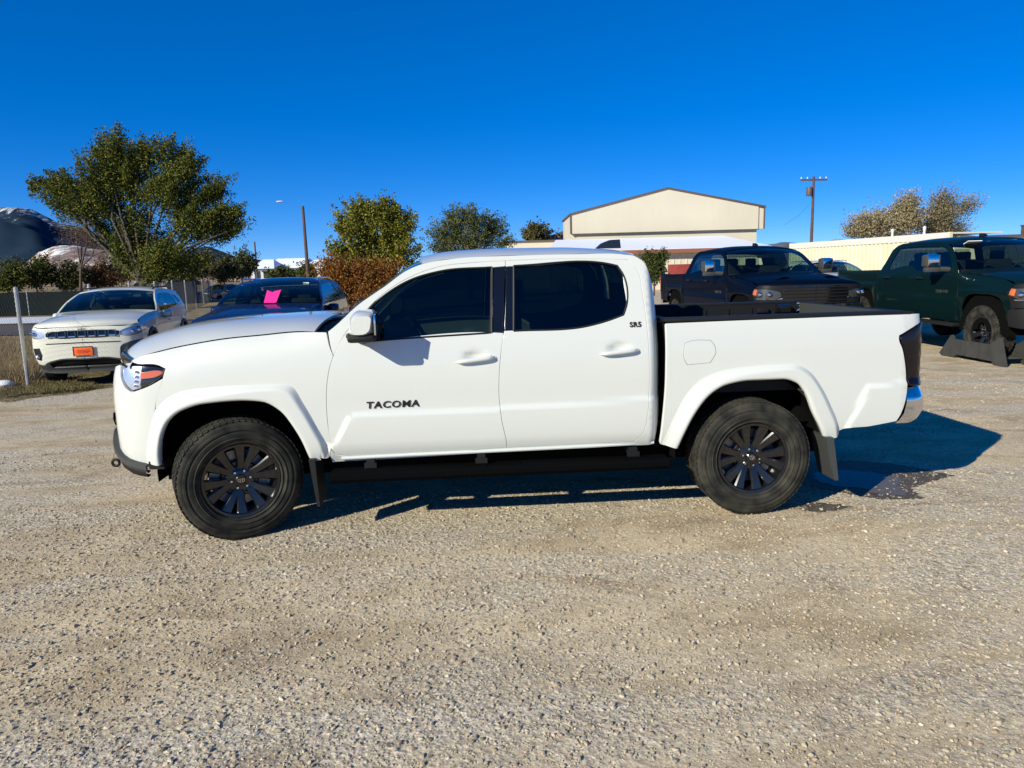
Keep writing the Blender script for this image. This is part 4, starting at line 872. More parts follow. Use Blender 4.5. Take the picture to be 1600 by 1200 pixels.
hang(Tb, blue, 1.3, 1.035); park(blue, 307, 0, 11.3, cam2world(.06, -1), (-.55 - 1.3, .88), 1.035, gz=-.13)
blk = tag(empty('pickup_truck'), 'black heavy duty pickup with chrome headlights behind the truck bed', 'pickup truck')
Tk = build_hd(blk, 'black_paint', 'chrome', R=.41); hang(Tk, blk, 1.9); park(blk, 1178, 0, 13.2, cam2world(.09, -1), (-.62 - 1.9, .97), gz=0)
grn = tag(empty('pickup_truck'), 'dark green lifted pickup with its front wheel up on a ramp', 'pickup truck')
Tg = build_hd(grn, 'green_paint', 'black', R=.44, steer=0.0)
MB().box((1.16, .48, 1.875), (.14, .24, .012), m=Matrix.Rotation(.35, 3, 'Y')).build('windshield_sticker', M['paper'], Tg)
hang(Tg, grn, 1.9); park(grn, 1528, 0, 11.4, cam2world(.0, -1), (0 - 1.9, 1.0), gz=0)
wht = tag(empty('suv'), 'white SUV parked far back between the black and the green pickups', 'SUV')
Tw = build_suv(wht, 'white_paint', 'dark'); hang(Tw, wht, 1.3, 1.08); park(wht, 1303, 0, 25, cam2world(.12, -1), (-.55 - 1.3, .88), 1.08, gz=-.12)
far = tag(empty('suv'), 'dark grey SUV parked beyond the chain-link fence beside the small shed', 'SUV')
Tf = build_suv(far, 'grey_paint', 'dark'); hang(Tf, far, 1.3); park(far, 306, 0, 56, cam2world(-.25, -1), (-.55 - 1.3, .88), gz=-.55)

# ------------------------------------------------------------------ ground
def ground_material():
    m, t, p = nodes('gravel_lot'); N, L = t.nodes, t.links
    tc = N.new('ShaderNodeTexCoord'); geo = tc.outputs['Object']
    def noise(sc, det=8, rough=.6, dist=0.0, lac=2.0, vec=None):
        n = N.new('ShaderNodeTexNoise'); n.inputs['Scale'].default_value = sc; n.inputs['Detail'].default_value = det
        n.inputs['Roughness'].default_value = rough; n.inputs['Distortion'].default_value = dist; L.new(vec or geo, n.inputs['Vector']); return n
    def ramp(src, a, b, c0=0.0, c1=1.0):
        r = N.new('ShaderNodeMapRange'); r.interpolation_type = 'SMOOTHSTEP'; r.inputs[1].default_value = a; r.inputs[2].default_value = b
        r.inputs[3].default_value = c0; r.inputs[4].default_value = c1; L.new(src, r.inputs[0]); return r.outputs[0]
    def mix(f, a, b, mode='MIX'):
        x = N.new('ShaderNodeMix'); x.data_type = 'RGBA'; x.blend_type = mode
        for k, v in (('Factor', f), ('A', a), ('B', b)):
            if isinstance(v, tuple): x.inputs[k].default_value = (*v, 1) if k != 'Factor' else v
            elif isinstance(v, (int, float)): x.inputs[k].default_value = v
            else: L.new(v, x.inputs[k])
        return x.outputs['Result']
    st = N.new('ShaderNodeMapping'); st.inputs['Scale'].default_value = (.65, 1.25, 1); st.inputs['Rotation'].default_value = (0, 0, .06); L.new(geo, st.inputs['Vector'])
    big = noise(.55, 6, .62, 1.2, vec=st.outputs[0]); mid = noise(2.3, 8, .68, .6, vec=st.outputs[0]); fine = noise(28, 6, .7); grit = noise(160, 4, .7)
    v1 = N.new('ShaderNodeTexVoronoi'); v1.inputs['Scale'].default_value = 70; L.new(geo, v1.inputs['Vector'])
    v2 = N.new('ShaderNodeTexVoronoi'); v2.inputs['Scale'].default_value = 32; L.new(geo, v2.inputs['Vector'])
    dirt = mix(ramp(mid.outputs['Fac'], .30, .70), (.43, .325, .19), (.72, .58, .375))
    grav = mix(ramp(fine.outputs['Fac'], .3, .7), (.50, .42, .30), (.74, .64, .47))
    peb = mix(.5, grav, mix(.55, v1.outputs['Color'], (.55, .475, .36)), 'MIX')
    peb2 = mix(.22, grav, peb)
    st2 = N.new('ShaderNodeMapping'); st2.inputs['Scale'].default_value = (.10, 1.15, 1); st2.inputs['Rotation'].default_value = (0, 0, -.05); L.new(geo, st2.inputs['Vector'])
    trk = noise(1.0, 5, .6, .4, vec=st2.outputs[0]); bt = N.new('ShaderNodeMath'); bt.operation = 'MULTIPLY_ADD'; bt.inputs[1].default_value = .55; L.new(trk.outputs['Fac'], bt.inputs[0]); hb_ = N.new('ShaderNodeMath'); hb_.operation = 'MULTIPLY'; hb_.inputs[1].default_value = .5; L.new(big.outputs['Fac'], hb_.inputs[0]); L.new(hb_.outputs[0], bt.inputs[2])
    f = ramp(bt.outputs[0], .46, .60)
    col = mix(f, dirt, peb2)
    stain = ramp(noise(1.1, 7, .7, 1.5, vec=st.outputs[0]).outputs['Fac'], .52, .70, 0, .70)
    col = mix(stain, col, (.30, .215, .135))
    col = mix(ramp(grit.outputs['Fac'], .40, .72, 0.0, .22), col, mix(.5, col, (.20, .17, .13)))
    def cells(sc, lo, hi):
        v = N.new('ShaderNodeTexVoronoi'); v.inputs['Scale'].default_value = sc; L.new(geo, v.inputs['Vector']); s = N.new('ShaderNodeSeparateColor'); L.new(v.outputs['Color'], s.inputs[0])
        return ramp(s.outputs[0], 0, 1, lo, hi)
    def times(col_in, src, amount):
        cb = N.new('ShaderNodeCombineColor'); [L.new(src, cb.inputs[k]) for k in range(3)]; return mix(amount, col_in, cb.outputs[0], 'MULTIPLY')
    col = times(col, cells(115, .76, 1.16), ramp(f, 0, 1, .55, .95)); col = times(col, cells(52, .78, 1.15), ramp(f, 0, 1, .25, .85)); col = times(col, cells(240, .80, 1.14), .8)
    at_ = N.new('ShaderNodeAttribute'); at_.attribute_name = 'tone'; sp = N.new('ShaderNodeSeparateColor'); L.new(at_.outputs['Color'], sp.inputs[0])
    en = noise(1.6, 8, .7, .8); wob = N.new('ShaderNodeMath'); wob.operation = 'MULTIPLY_ADD'; wob.inputs[1].default_value = .9; wob.inputs[2].default_value = -.45; L.new(en.outputs['Fac'], wob.inputs[0])
    def over(ch, col_in, new):
        s = N.new('ShaderNodeMath'); L.new(sp.outputs[ch], s.inputs[0]); L.new(wob.outputs[0], s.inputs[1]); return mix(ramp(s.outputs[0], .42, .58), col_in, new)
    weedy = mix(ramp(noise(7, 8, .75).outputs['Fac'], .38, .62), (.085, .065, .03), mix(ramp(noise(2.2, 6, .7).outputs['Fac'], .4, .6), (.27, .20, .11), (.19, .16, .065)))
    straw = mix(ramp(noise(9, 8, .75).outputs['Fac'], .35, .65), (.17, .12, .06), (.40, .30, .165))
    col = over(0, col, weedy); col = over(1, col, straw)
    L.new(col, p.inputs['Base Color']); p.inputs['Roughness'].default_value = .96; p.inputs['Specular IOR Level'].default_value = .12
    b1 = N.new('ShaderNodeBump'); L.new(ramp(f, 0, 1, .08, .5), b1.inputs['Strength']); b1.inputs['Distance'].default_value = .012; L.new(v2.outputs['Distance'], b1.inputs['Height'])
    b2 = N.new('ShaderNodeBump'); L.new(ramp(f, 0, 1, .12, .45), b2.inputs['Strength']); b2.inputs['Distance'].default_value = .006; L.new(v1.outputs['Distance'], b2.inputs['Height']); L.new(b1.outputs[0], b2.inputs['Normal'])
    b3 = N.new('ShaderNodeBump'); b3.inputs['Strength'].default_value = .5; b3.inputs['Distance'].default_value = .02; L.new(fine.outputs['Fac'], b3.inputs['Height']); L.new(b2.outputs[0], b3.inputs['Normal'])
    L.new(b3.outputs[0], p.inputs['Normal'])
    return m
_fr = rng.normal(size=(40, 2)) * np.exp(rng.uniform(-.5, 2.6, 40))[:, None]; _ph = rng.uniform(0, 6.28, 40); _am = 1 / (np.linalg.norm(_fr, axis=1) + .6)
def lump(x, y):
    """rolling unevenness of the lot, about +-1 (same field places the loose stones)"""
    a = sum(A * np.sin(f[0] * x + f[1] * y + q) for f, q, A in zip(_fr, _ph, _am)); return a / np.sqrt((_am ** 2).sum() / 2)
FENCE_A, FENCE_D = ground(45, 12.1), ground(325, 49)
def gz(x, y):
    """ground height: level under the truck, a few centimetres lower at the back left, rising nowhere into the cars"""
    x = np.asarray(x, float); y = np.asarray(y, float)
    return -.14 * sstep(1.5, -4.5, x) * sstep(1.5, 6.0, y) * sstep(70, 30, y) + .010 * lump(x, y) * sstep(.75, 1.6, np.abs(y) + .0 * x)
gxs = np.r_[-6000, -2500, -1000, -400, -180, -90, -60, -45, -36, np.arange(-30, -12, 1.0), np.arange(-12, -4, .25), np.arange(-4, 7.5, .09), np.arange(7.5, 14, .4), 16, 20, 28, 40, 60, 100, 200, 500, 1500, 6000]
gys = np.r_[-4000, -500, -60, -15, -8, np.arange(-6, -4, .25), np.arange(-4, 4, .08), np.arange(4, 10, .25), np.arange(10, 24, .6), 25, 28, 32, 36, 41, 47, 55, 65, 80, 110, 180, 400, 1000, 3000, 9000]
X, Y = np.meshgrid(gxs, gys, indexing='ij'); V = np.stack([X, Y, gz(X, Y) * (np.abs(X) < 60)], -1).reshape(-1, 3)
n_, m_ = len(gxs), len(gys); I = (np.arange(n_ - 1)[:, None] * m_ + np.arange(m_ - 1)).ravel(); Q = np.stack([I, I + m_, I + m_ + 1, I + 1], 1)
_p = lambda u, z: ground(u, z)[:2]
def near_edge(pts, P, soft):
    """1 beyond the polyline pts (far side), 0 on the lot side, fading over soft metres"""
    pts = np.array(pts); yy = np.interp(P[:, 0], pts[:, 0], pts[:, 1]); return np.clip((P[:, 1] - yy) / soft + .5, 0, 1)
vg = near_edge([(-60, 3.0), tuple(_p(-200, 10.5)), tuple(_p(0, 10.7)), tuple(_p(90, 11.2)), tuple(_p(190, 12.0)), tuple(_p(330, 15)), tuple(_p(420, 24)), (0, 60), (60, 70)], V, 1.6)
dg = near_edge([(-60, 8), tuple(_p(-200, 13.2)), tuple(_p(50, 13.3)), tuple(_p(180, 15.5)), tuple(_p(330, 19)), tuple(_p(420, 28)), (0, 70), (60, 90)], V, 1.6)
gr = mob_np('ground', V, Q, ground_material(), smooth=True, nv=4, colors=np.stack([vg, dg, 0 * vg], 1)); tag(gr, kind='structure')

# loose stones: each one a small angular solid, thicker where the gravel has gathered
oct_v = np.array([(1,0,0),(-1,0,0),(0,1,0),(0,-1,0),(0,0,1),(0,0,-1)], float); oct_f = np.array([(0,2,4),(2,1,4),(1,3,4),(3,0,4),(2,0,5),(1,2,5),(3,1,5),(0,3,5)])
_g = (1 + 5 ** .5) / 2; ico_v = np.array([(-1,_g,0),(1,_g,0),(-1,-_g,0),(1,-_g,0),(0,-1,_g),(0,1,_g),(0,-1,-_g),(0,1,-_g),(_g,0,-1),(_g,0,1),(-_g,0,-1),(-_g,0,1)], float) / 1.9
ico_f = np.array([(0,11,5),(0,5,1),(0,1,7),(0,7,10),(0,10,11),(1,5,9),(5,11,4),(11,10,2),(10,7,6),(7,1,8),(3,9,4),(3,4,2),(3,2,6),(3,6,8),(3,8,9),(4,9,5),(2,4,11),(6,2,10),(8,6,7),(9,8,1)])
def stones(name, n, area_, smin, smax, thr, power=2.2, bv=oct_v, bf=oct_f, floor=.03):
    x0, x1, y0, y1 = area_; N_ = n * 8; x = rng.uniform(x0, x1, N_); y = y0 + (y1 - y0) * rng.uniform(0, 1, N_)
    d = np.hypot(x - CAM_P[0], y - CAM_P[1]); cl = lump(x * .40 + 3.1, y * 1.0 + 9.0) + .5 * lump(x * 1.3, y * 2.4 + 4)
    k = (rng.uniform(0, 1, N_) < np.clip(sstep(thr - .5, thr + .9, cl), floor, 1)) & (rng.uniform(0, 1, N_) < np.clip((4.0 / d) ** 1.5, 0, 1))
    x, y = x[k][:n], y[k][:n]; n = len(x); m = len(bv)
    s = smin + (smax - smin) * rng.uniform(0, 1, n) ** power
    v = bv[None] * rng.uniform(.7, 1.2, (n, m, 1)) + rng.normal(0, .10, (n, m, 3))
    v = v * np.stack([rng.uniform(.8, 1.3, n), rng.uniform(.6, 1.0, n), rng.uniform(.42, .78, n)], 1)[:, None] * s[:, None, None] * .5
    a = rng.uniform(0, 6.28, n); c, q = np.cos(a)[:, None], np.sin(a)[:, None]
    w = np.stack([v[..., 0] * c - v[..., 1] * q + x[:, None], v[..., 0] * q + v[..., 1] * c + y[:, None], v[..., 2] + (gz(x, y) + s * .10)[:, None]], -1)
    pal = .92 * np.array([(.46,.38,.26),(.54,.46,.335),(.36,.29,.20),(.57,.50,.38),(.28,.24,.18),(.50,.415,.29),(.43,.38,.29),(.62,.57,.46),(.38,.28,.19)])
    ck = pal[rng.choice(len(pal), n, p=[.22,.17,.15,.07,.10,.16,.08,.015,.035])] * rng.uniform(.8, 1.15, (n, 1))
    F = (bf[None] + (np.arange(n) * m)[:, None, None]).reshape(-1, 3)
    return mob_np(name, w.reshape(-1, 3), F, M['stone'], colors=np.repeat(ck, m, 0))
M['stone'] = tone_mat('stone', .95, spec=.15)
tag(stones('gravel', 90000, (-4.2, 6.6, -3.4, 1.5), .004, .016, .55, 2.2), kind='stuff')
tag(stones('gravel', 26000, (-3.4, 6.0, -3.4, .0), .009, .026, .85, 3.0, ico_v, ico_f, .010), kind='stuff')
tag(stones('gravel', 46000, (-9, 14, 1.0, 12), .010, .030, .2, 2.6), kind='stuff')
# standing water and a damp patch behind the rear wheel
def patch(name, pts, mt, dz, n=5):
    P = soften([tuple(p) for p in pts], 80, .03); P = P + np.stack([.02 * np.sin(np.arange(len(P)) * 1.9), .012 * np.cos(np.arange(len(P)) * 2.7)], 1)
    c = P.mean(0); V = [(p[0], p[1], dz) for p in P]; return tag(mob(name, V, [list(range(len(V)))], mt, smooth=False), kind='structure')
m, t, p = nodes('puddle_water'); p.inputs['Base Color'].default_value = (.13, .11, .09, 1); p.inputs['Roughness'].default_value = .10; p.inputs['IOR'].default_value = 1.12; M['puddle'] = m
M['damp'] = mat('damp_earth', (.10, .078, .05), .6, bump=.4, bscale=60, vary=.3, vscale=20)
patch('puddle', [(4.00,-.28),(4.08,-.06),(4.30,-.02),(4.52,-.14),(4.62,-.32),(4.50,-.46),(4.44,-.66),(4.26,-.64),(4.22,-.50),(4.08,-.42)], M['puddle'], .005)
patch('damp_earth', [(3.86,-.36),(3.95,.12),(4.4,.25),(4.8,.08),(5.05,-.28),(4.75,-.42),(4.55,-.55),(4.50,-.76),(4.2,-.72),(4.0,-.52)], M['damp'], .0025)
patch('damp_earth', [(3.58,-.84),(3.68,-.72),(3.86,-.78),(3.95,-.86),(3.80,-.90),(3.68,-.93)], M['damp'], .0026)

# ------------------------------------------------------------------ verge, road, snow beyond the fence
def sheet(name, quad, mt, dz, kind='structure', div=1):
    return tag(mob(name, [(p[0], p[1], dz) for p in quad], [list(range(len(quad)))], mt, smooth=False), kind=kind)
M['dry_grass'] = mat('dry_grass_earth', (.22, .165, .085), .95, bump=.5, bscale=30, vary=.35, vscale=1.6)
M['weeds'] = mat('weedy_earth', (.17, .13, .07), .95, bump=.6, bscale=24, vary=.4, vscale=1.1, dirt=(.16, .15, .06))
M['asphalt'] = mat('asphalt', (.085, .075, .068), .9, bump=.2, bscale=80, vary=.25, vscale=.6)
M['snow'] = mat('snow', (.82, .84, .88), .7, bump=.3, bscale=5)
G = lambda u, z: ground(u, z)
sheet('road', [G(-500, 24), G(420, 24), G(420, 29.5), G(-500, 30)], M['asphalt'], -.088)
sheet('snow', [G(-500, 31), G(100, 30.6), G(160, 31.2), G(200, 33), G(150, 36), G(-500, 36)], M['snow'], -.080)
sheet('field', [G(-900, 30.2), G(700, 30.2), G(800, 160), G(-1400, 160)], M['dry_grass'], -.092)
def leaves(name, C, size, pal, parent=None, aspect=1.0, up=0.0, palp=None, mt=None, bend=True):
    """leaf faces at points C; every leaf is one small quad in its own direction and shade"""
    n = len(C); a = rng.normal(size=(n, 3)); a[:, 2] = a[:, 2] * (1 - up) + up * 1.6 * np.sign(a[:, 2] + .4); a /= np.linalg.norm(a, axis=1, keepdims=True)
    b = np.cross(a, rng.normal(size=(n, 3))); b /= np.linalg.norm(b, axis=1, keepdims=True) + 1e-9
    s = size * rng.uniform(.6, 1.35, n)[:, None]; a = a * s; b = b * s * aspect
    V = np.stack([C - a, C + b * .9 - a * .1, C + a, C - b * .9 + a * .05], 1).reshape(-1, 3); pal = np.array(pal, float)
    ck = pal[rng.choice(len(pal), n, p=palp)] * rng.uniform(.75, 1.25, (n, 1))
    I = np.arange(n)[:, None] * 4 + np.arange(4)
    return mob_np(name, V, I, mt or M['leaf'], parent, colors=np.repeat(ck, 4, 0), nv=4)
M['leaf'] = tone_mat('leaf', .75, translucent=.18)
M['straw'] = tone_mat('straw', .9, translucent=.1)
M['bark'] = mat('bark', (.09, .07, .05), .95, bump=.8, bscale=30, vary=.3, vscale=8)
M['pale_bark'] = mat('pale_bark', (.17, .14, .11), .95, bump=.8, bscale=30, vary=.3, vscale=8)
# tufts
def tufts(name, quad, n, h, pal, zb=-.1):
    q = np.array([p[:2] for p in quad]); a, b = rng.uniform(0, 1, (2, n)); p = (q[0] * (1 - a)[:, None] + q[1] * a[:, None]) * (1 - b)[:, None] + (q[3] * (1 - a)[:, None] + q[2] * a[:, None]) * b[:, None]
    k = lump(p[:, 0] * 1.3, p[:, 1] * 1.3) > -.35; p = p[k]; n = len(p); nb = 7
    B = np.repeat(p, nb, 0) + rng.normal(0, .05, (n * nb, 2)); m = len(B); hh = h * rng.uniform(.4, 1.2, m); d = rng.normal(0, .45, (m, 2)) * hh[:, None]; w = rng.normal(0, 1, (m, 2)); w = w / np.linalg.norm(w, axis=1, keepdims=True) * .006
    z0 = np.full(m, zb); V = np.stack([np.c_[B - w, z0], np.c_[B + w, z0], np.c_[B + d, z0 + hh]], 1).reshape(-1, 3); pal = np.array(pal)
    return tag(mob_np(name, V, np.arange(m * 3).reshape(-1, 3), M['straw'], colors=np.repeat(pal[rng.integers(0, len(pal), m)] * rng.uniform(.7, 1.2, (m, 1)), 3, 0)), kind='stuff')
tufts('weeds', [G(-60, 10.8), G(190, 11.9), G(200, 13), G(-60, 13)], 1700, .045, [(.30,.23,.11),(.20,.16,.07),(.34,.26,.14),(.14,.13,.045)])
tufts('dry_grass', [G(-80, 12.6), G(50, 12.6), G(60, 20), G(-120, 20)], 6000, .30, [(.40,.30,.16),(.46,.36,.20),(.30,.22,.11)])
tufts('dry_grass', [G(270, 16), G(330, 16), G(360, 24), G(260, 24)], 2200, .22, [(.40,.30,.16),(.46,.36,.20),(.30,.22,.11)])
tufts('weeds', [G(60, 11.3), G(215, 12.0), G(215, 12.6), G(60, 12.0)], 260, .09, [(.16,.17,.04),(.24,.21,.08)], -.14)
s_ = MB().blob(tuple(G(6, 12.0) + (0, 0, -.05)), (.15, .12, .07), 2, 14, 9).build('snow_clump', M['snow']); tag(s_, 'small lump of old snow on the weeds left of the white SUV', 'snow lump')

# ------------------------------------------------------------------ chain-link fence and the dark screened fence
M['galv'] = mat('galvanised', (.42, .42, .41), .5, metal=.4, vary=.15, vscale=6)
M['wire'] = mat('fence_wire', (.05, .05, .048), .7)
M['screen'] = mat('dark_green_screen', (.004, .009, .009), .95, vary=.3, vscale=.8, spec=.05)
A0, D0 = ground(45, 12.1, -.14), ground(330, 52, -.14); fdir = (D0 - A0); flen = np.linalg.norm(fdir); fdir /= flen
fence = tag(empty('chain_link_fence', A0), 'chain-link fence of thin grey posts running back beside the white SUV', 'fence')
def fp(d, z): return (fdir[0] * d, fdir[1] * d, z)
for d in np.arange(0, flen + 1, 5.2):
    MB().tube([fp(d, -.05), fp(d, 1.66)], .032, 10).blob(fp(d, 1.67), (.036, .036, .03), 2, 10, 6).build('post', M['galv'], fence)
MB().tube([fp(-3.2, .06), fp(flen, .06)], .0015, 4).tube([fp(-3.2, 1.60), fp(flen, 1.60)], .0015, 4).build('tension_wire', M['wire'], fence)
H = 1.55; V = []; F = []
for k in np.arange(-3.2, flen, .075):
    for sg in (1, -1):
        a, b = (k, k + H) if sg > 0 else (k + H, k); z0, z1 = .05, .05 + H
        n = len(V); w = .0013
        V += [fp(a, z0 - w), fp(a, z0 + w), fp(b, z1 + w), fp(b, z1 - w)]; F.append((n, n + 1, n + 2, n + 3))
wm_ = mob('wire_mesh', V, F, M['wire'], fence, smooth=False); wm_['kind'] = 'stuff'; sol = wm_.modifiers.new('thickness', 'SOLIDIFY'); sol.thickness = .0024
S0, S1 = ground(-420, 37, -.1), ground(268, 38, -.1); sd = S1 - S0; sl_ = np.linalg.norm(sd); sd /= sl_
scr = tag(empty('screened_fence', S0), 'low dark green screened fence along the far side of the road', 'fence')
for k in range(int(sl_ // 3)):
    MB().box((sd[0] * (k * 3 + 1.5), sd[1] * (k * 3 + 1.5), .62), (2.97, .03, 1.22), math.atan2(sd[1], sd[0])).build('screen_panel', M['screen'], scr)
    MB().tube([(sd[0] * k * 3, sd[1] * k * 3, 0), (sd[0] * k * 3, sd[1] * k * 3, 1.30)], .03, 8).build('post', M['galv'], scr)

# ------------------------------------------------------------------ trees and bushes
def tree(name, label, cat, z, lobes, root, n, leaf, pal, group=None, clump=.26, bark='bark', tr=.16, aspect=.55, dens=55, twigs=True, gz0=-.1, flat=.85, forks=1, mt=None, stray=.0, plume=1.5):
    """lobes: (u, v, ru, rv) photo ellipses at depth z -> uneven ellipsoids of leaf clumps, hung on a branching trunk"""
    px = z / (1600 * CAM_F); base = ground(root[0], z, gz0); t = tag(empty(name, base), label, cat, group)
    cs = [(at(u, v, z + rng.uniform(-.5, .5) * ru * px) - base, ru * px, rv * px) for u, v, ru, rv in lobes]
    ar = np.array([a * b for _, a, b in cs]) ** .8; ar /= ar.sum(); pts = []; br = MB(); top = np.array(cs[0][0]) * .0
    th = min(c[2] - r2 * .3 for c, r1, r2 in cs); mean = sum(c * w for (c, _, _), w in zip(cs, ar))
    fork = np.array([mean[0] * .25, mean[1] * .25, max(.25, th * .75)])
    for (c, r1, r2), w in zip(cs, ar):
        nl = int(n * w); nc = max(3, nl // dens); u = rng.normal(size=(nc, 3)); u /= np.linalg.norm(u, axis=1, keepdims=True); u *= (rng.uniform(.1, 1, (nc, 1)) ** .5) * rng.uniform(.75, 1.12, (nc, 1))
        cc = c + u * np.array([r1, r1 * flat, r2]); sg = clump * rng.uniform(.6, 1.3, nc)
        dr = cc - fork * .8; dr /= np.linalg.norm(dr, axis=1, keepdims=True) + 1e-9; dr = dr * np.array([1, 1, .55]) + np.array([0, 0, .10]) + rng.normal(0, .25, dr.shape); dr /= np.linalg.norm(dr, axis=1, keepdims=True)
        t_ = np.clip(rng.normal(size=(nc * dens, 1)), -1.7, 1.7); sr = np.repeat(sg, dens)[:, None]; taper = np.clip(1.0 - .28 * t_, .25, 1.6)
        q = np.repeat(cc, dens, 0) + np.repeat(dr, dens, 0) * t_ * sr * plume + np.clip(rng.normal(size=(nc * dens, 3)), -1.7, 1.7) * sr * .55 * taper; pts.append(q)
        mid = fork * .5 + c * .5 + rng.normal(0, .05, 3) * np.linalg.norm(c); r0 = tr * (.35 + .5 * w ** .5)
        br.tube([fork, mid, c], [r0, r0 * .6, r0 * .3], 6, cap=False)
        if twigs:
            for k in range(min(nc, 14)): br.tube([mid * .3 + c * .7, (c + cc[k]) / 2 + rng.normal(0, .06, 3), cc[k]], [r0 * .3, r0 * .2, r0 * .08], 4, cap=False)
    br.tube([(0, 0, -.1), (fork[0] * .35, fork[1] * .35, fork[2] * .5), fork], [tr * 1.25, tr, tr * .8], 9, cap=False)
    br.build('trunk', M[bark], t, auto=80)
    leaves('crown', np.concatenate(pts), leaf, pal, t, aspect, mt=mt)
    return t
olive = [(.105,.125,.015),(.15,.155,.022),(.06,.082,.012),(.19,.17,.03),(.04,.058,.012)]
tree('tree', 'large dark green spreading tree behind the white SUV', 'tree', 40, [(88,290,28,14),(116,302,36,26),(168,250,30,30),(206,244,26,20),(150,285,42,40),(238,240,24,16),(205,290,44,46),(272,262,34,28),(298,262,24,18),(262,305,40,44),(318,300,34,26),(346,338,24,22),(305,352,46,36),(352,362,22,14),(225,370,40,40),(180,345,36,34),(262,402,38,26),(335,300,24,14),(130,322,50,20),(215,250,22,22),(60,292,18,7),(362,330,12,7),(370,356,10,6),(182,226,14,10),(258,228,14,9),(250,424,30,14),(300,412,24,10),(215,400,36,24),(272,424,34,14),(188,394,24,16)], (222, 445), 130000, .066, olive, clump=.36, tr=.24, dens=300, plume=1.3)
tree('tree', 'bare reddish brown tree in front of the snowy slope', 'tree', 46, [(135,345,34,26),(118,362,26,22),(150,372,30,26),(128,330,26,16),(165,392,20,12)], (128, 440), 9000, .06, [(.24,.13,.08),(.30,.17,.11),(.19,.11,.07)], clump=.4, tr=.10, aspect=.16, dens=40)
tree('tree', 'bushy yellow green tree behind the hood of the white pickup', 'tree', 30, [(585,335,34,20),(545,355,26,20),(625,352,24,22),(590,372,50,30),(545,392,26,22),(628,392,24,24),(590,412,50,26),(560,330,18,14),(610,335,20,16)], (588, 460), 34000, .058, [(.19,.19,.02),(.25,.23,.03),(.12,.135,.015),(.075,.095,.012),(.30,.25,.04)], clump=.21, tr=.10, dens=110)
tree('bush', 'rust orange bush between the blue SUV and the white pickup', 'bush', 27, [(545,425,34,20),(520,440,26,22),(575,440,34,24),(600,428,22,18),(535,462,30,16),(515,418,14,12)], (545, 480), 20000, .048, [(.26,.095,.02),(.34,.14,.03),(.18,.065,.015),(.14,.09,.02)], clump=.18, tr=.05, dens=36)
tree('tree', 'grey green tree left of the tan metal building', 'tree', 42, [(730,345,26,20),(700,365,24,18),(765,358,24,18),(735,375,44,22),(712,340,18,12),(785,378,12,8),(690,385,20,12)], (735, 440), 22000, .06, [(.095,.115,.04),(.13,.145,.055),(.055,.072,.025),(.15,.15,.055)], clump=.28, tr=.12, dens=110)
tree('tree', 'small olive tree above the roof of the low tan building', 'tree', 85, [(838,362,18,11),(828,367,12,8),(848,368,12,8)], (838, 420), 3600, .16, [(.12,.11,.035),(.16,.14,.05),(.09,.085,.03)], clump=.4, tr=.15, dens=40)
tree('tree', 'pale tan tree beyond the container, wide and half bare', 'tree', 66, [(1362,352,32,18),(1415,322,18,16),(1395,345,26,20),(1340,362,16,9),(1420,345,22,18)], (1395, 420), 26000, .10, [(.36,.28,.16),(.42,.36,.22),(.22,.19,.10)], clump=.45, tr=.16, bark='pale_bark', aspect=.45, dens=40)
tree('tree', 'sparse grey brown tree beyond the container with one long branch', 'tree', 68, [(1470,340,28,26),(1475,318,18,16),(1512,322,20,7),(1455,358,26,12),(1490,360,20,12)], (1468, 420), 18000, .09, [(.28,.21,.12),(.30,.25,.16),(.17,.15,.08),(.15,.15,.07)], clump=.5, tr=.17, bark='pale_bark', aspect=.45, dens=36)
tree('shrub', 'dark green juniper shrub against the tan wall beside the cab', 'shrub', 40, [(1024,412,16,14),(1022,428,17,14),(1034,402,8,8),(1014,404,7,8)], (1022, 450), 8500, .06, [(.045,.065,.015),(.065,.085,.02),(.09,.10,.03)], clump=.16, tr=.05, dens=30)
for u, v, ru, rv, zz, pal, lab in [(15,432,30,22,46,[(.09,.10,.018),(.12,.12,.02),(.06,.075,.015)],'yellow green bush at the left edge beyond the road'),
        (60,424,30,24,47,[(.06,.08,.016),(.085,.10,.02),(.04,.055,.012)],'dark olive bush second from the left edge beyond the road'),
        (105,432,26,18,48,[(.05,.065,.016),(.035,.05,.012),(.09,.07,.03)],'dark low bush under the bare reddish tree'),
        (155,430,34,16,49,[(.11,.055,.025),(.15,.08,.035),(.07,.045,.02)],'dark red brown bush left of the big tree trunk'),
        (192,418,22,18,52,[(.12,.125,.05),(.09,.10,.035),(.15,.15,.06)],'pale green bush at the foot of the big tree'),
        (318,415,26,18,58,[(.13,.12,.055),(.10,.10,.04),(.16,.145,.07)],'pale olive bush just right of the small shed'),
        (352,420,26,18,60,[(.11,.105,.045),(.085,.085,.03)],'olive brown bush left of the far poles'),
        (380,412,18,20,62,[(.075,.085,.03),(.10,.105,.04)],'grey green bush with a thin top left of the snowy houses'),
        (440,428,24,8,80,[(.10,.11,.03),(.07,.08,.02)],'low green bush in front of the snowy houses'),(478,424,13,12,78,[(.07,.085,.02),(.10,.11,.03)],'rounded green bush at the foot of the leaning pole')]:
    tree('bush', lab, 'bush', zz, [(u, v, ru, rv), (u - ru * .45, v + rv * .4, ru * .6, rv * .6), (u + ru * .5, v + rv * .35, ru * .55, rv * .65), (u + ru * .1, v - rv * .5, ru * .4, rv * .5)], (u, 445), int(2600 + 70 * ru), .085 * zz / 50, pal, group='bushes beyond the road', clump=.24, tr=.05, dens=34, twigs=False, flat=.6)

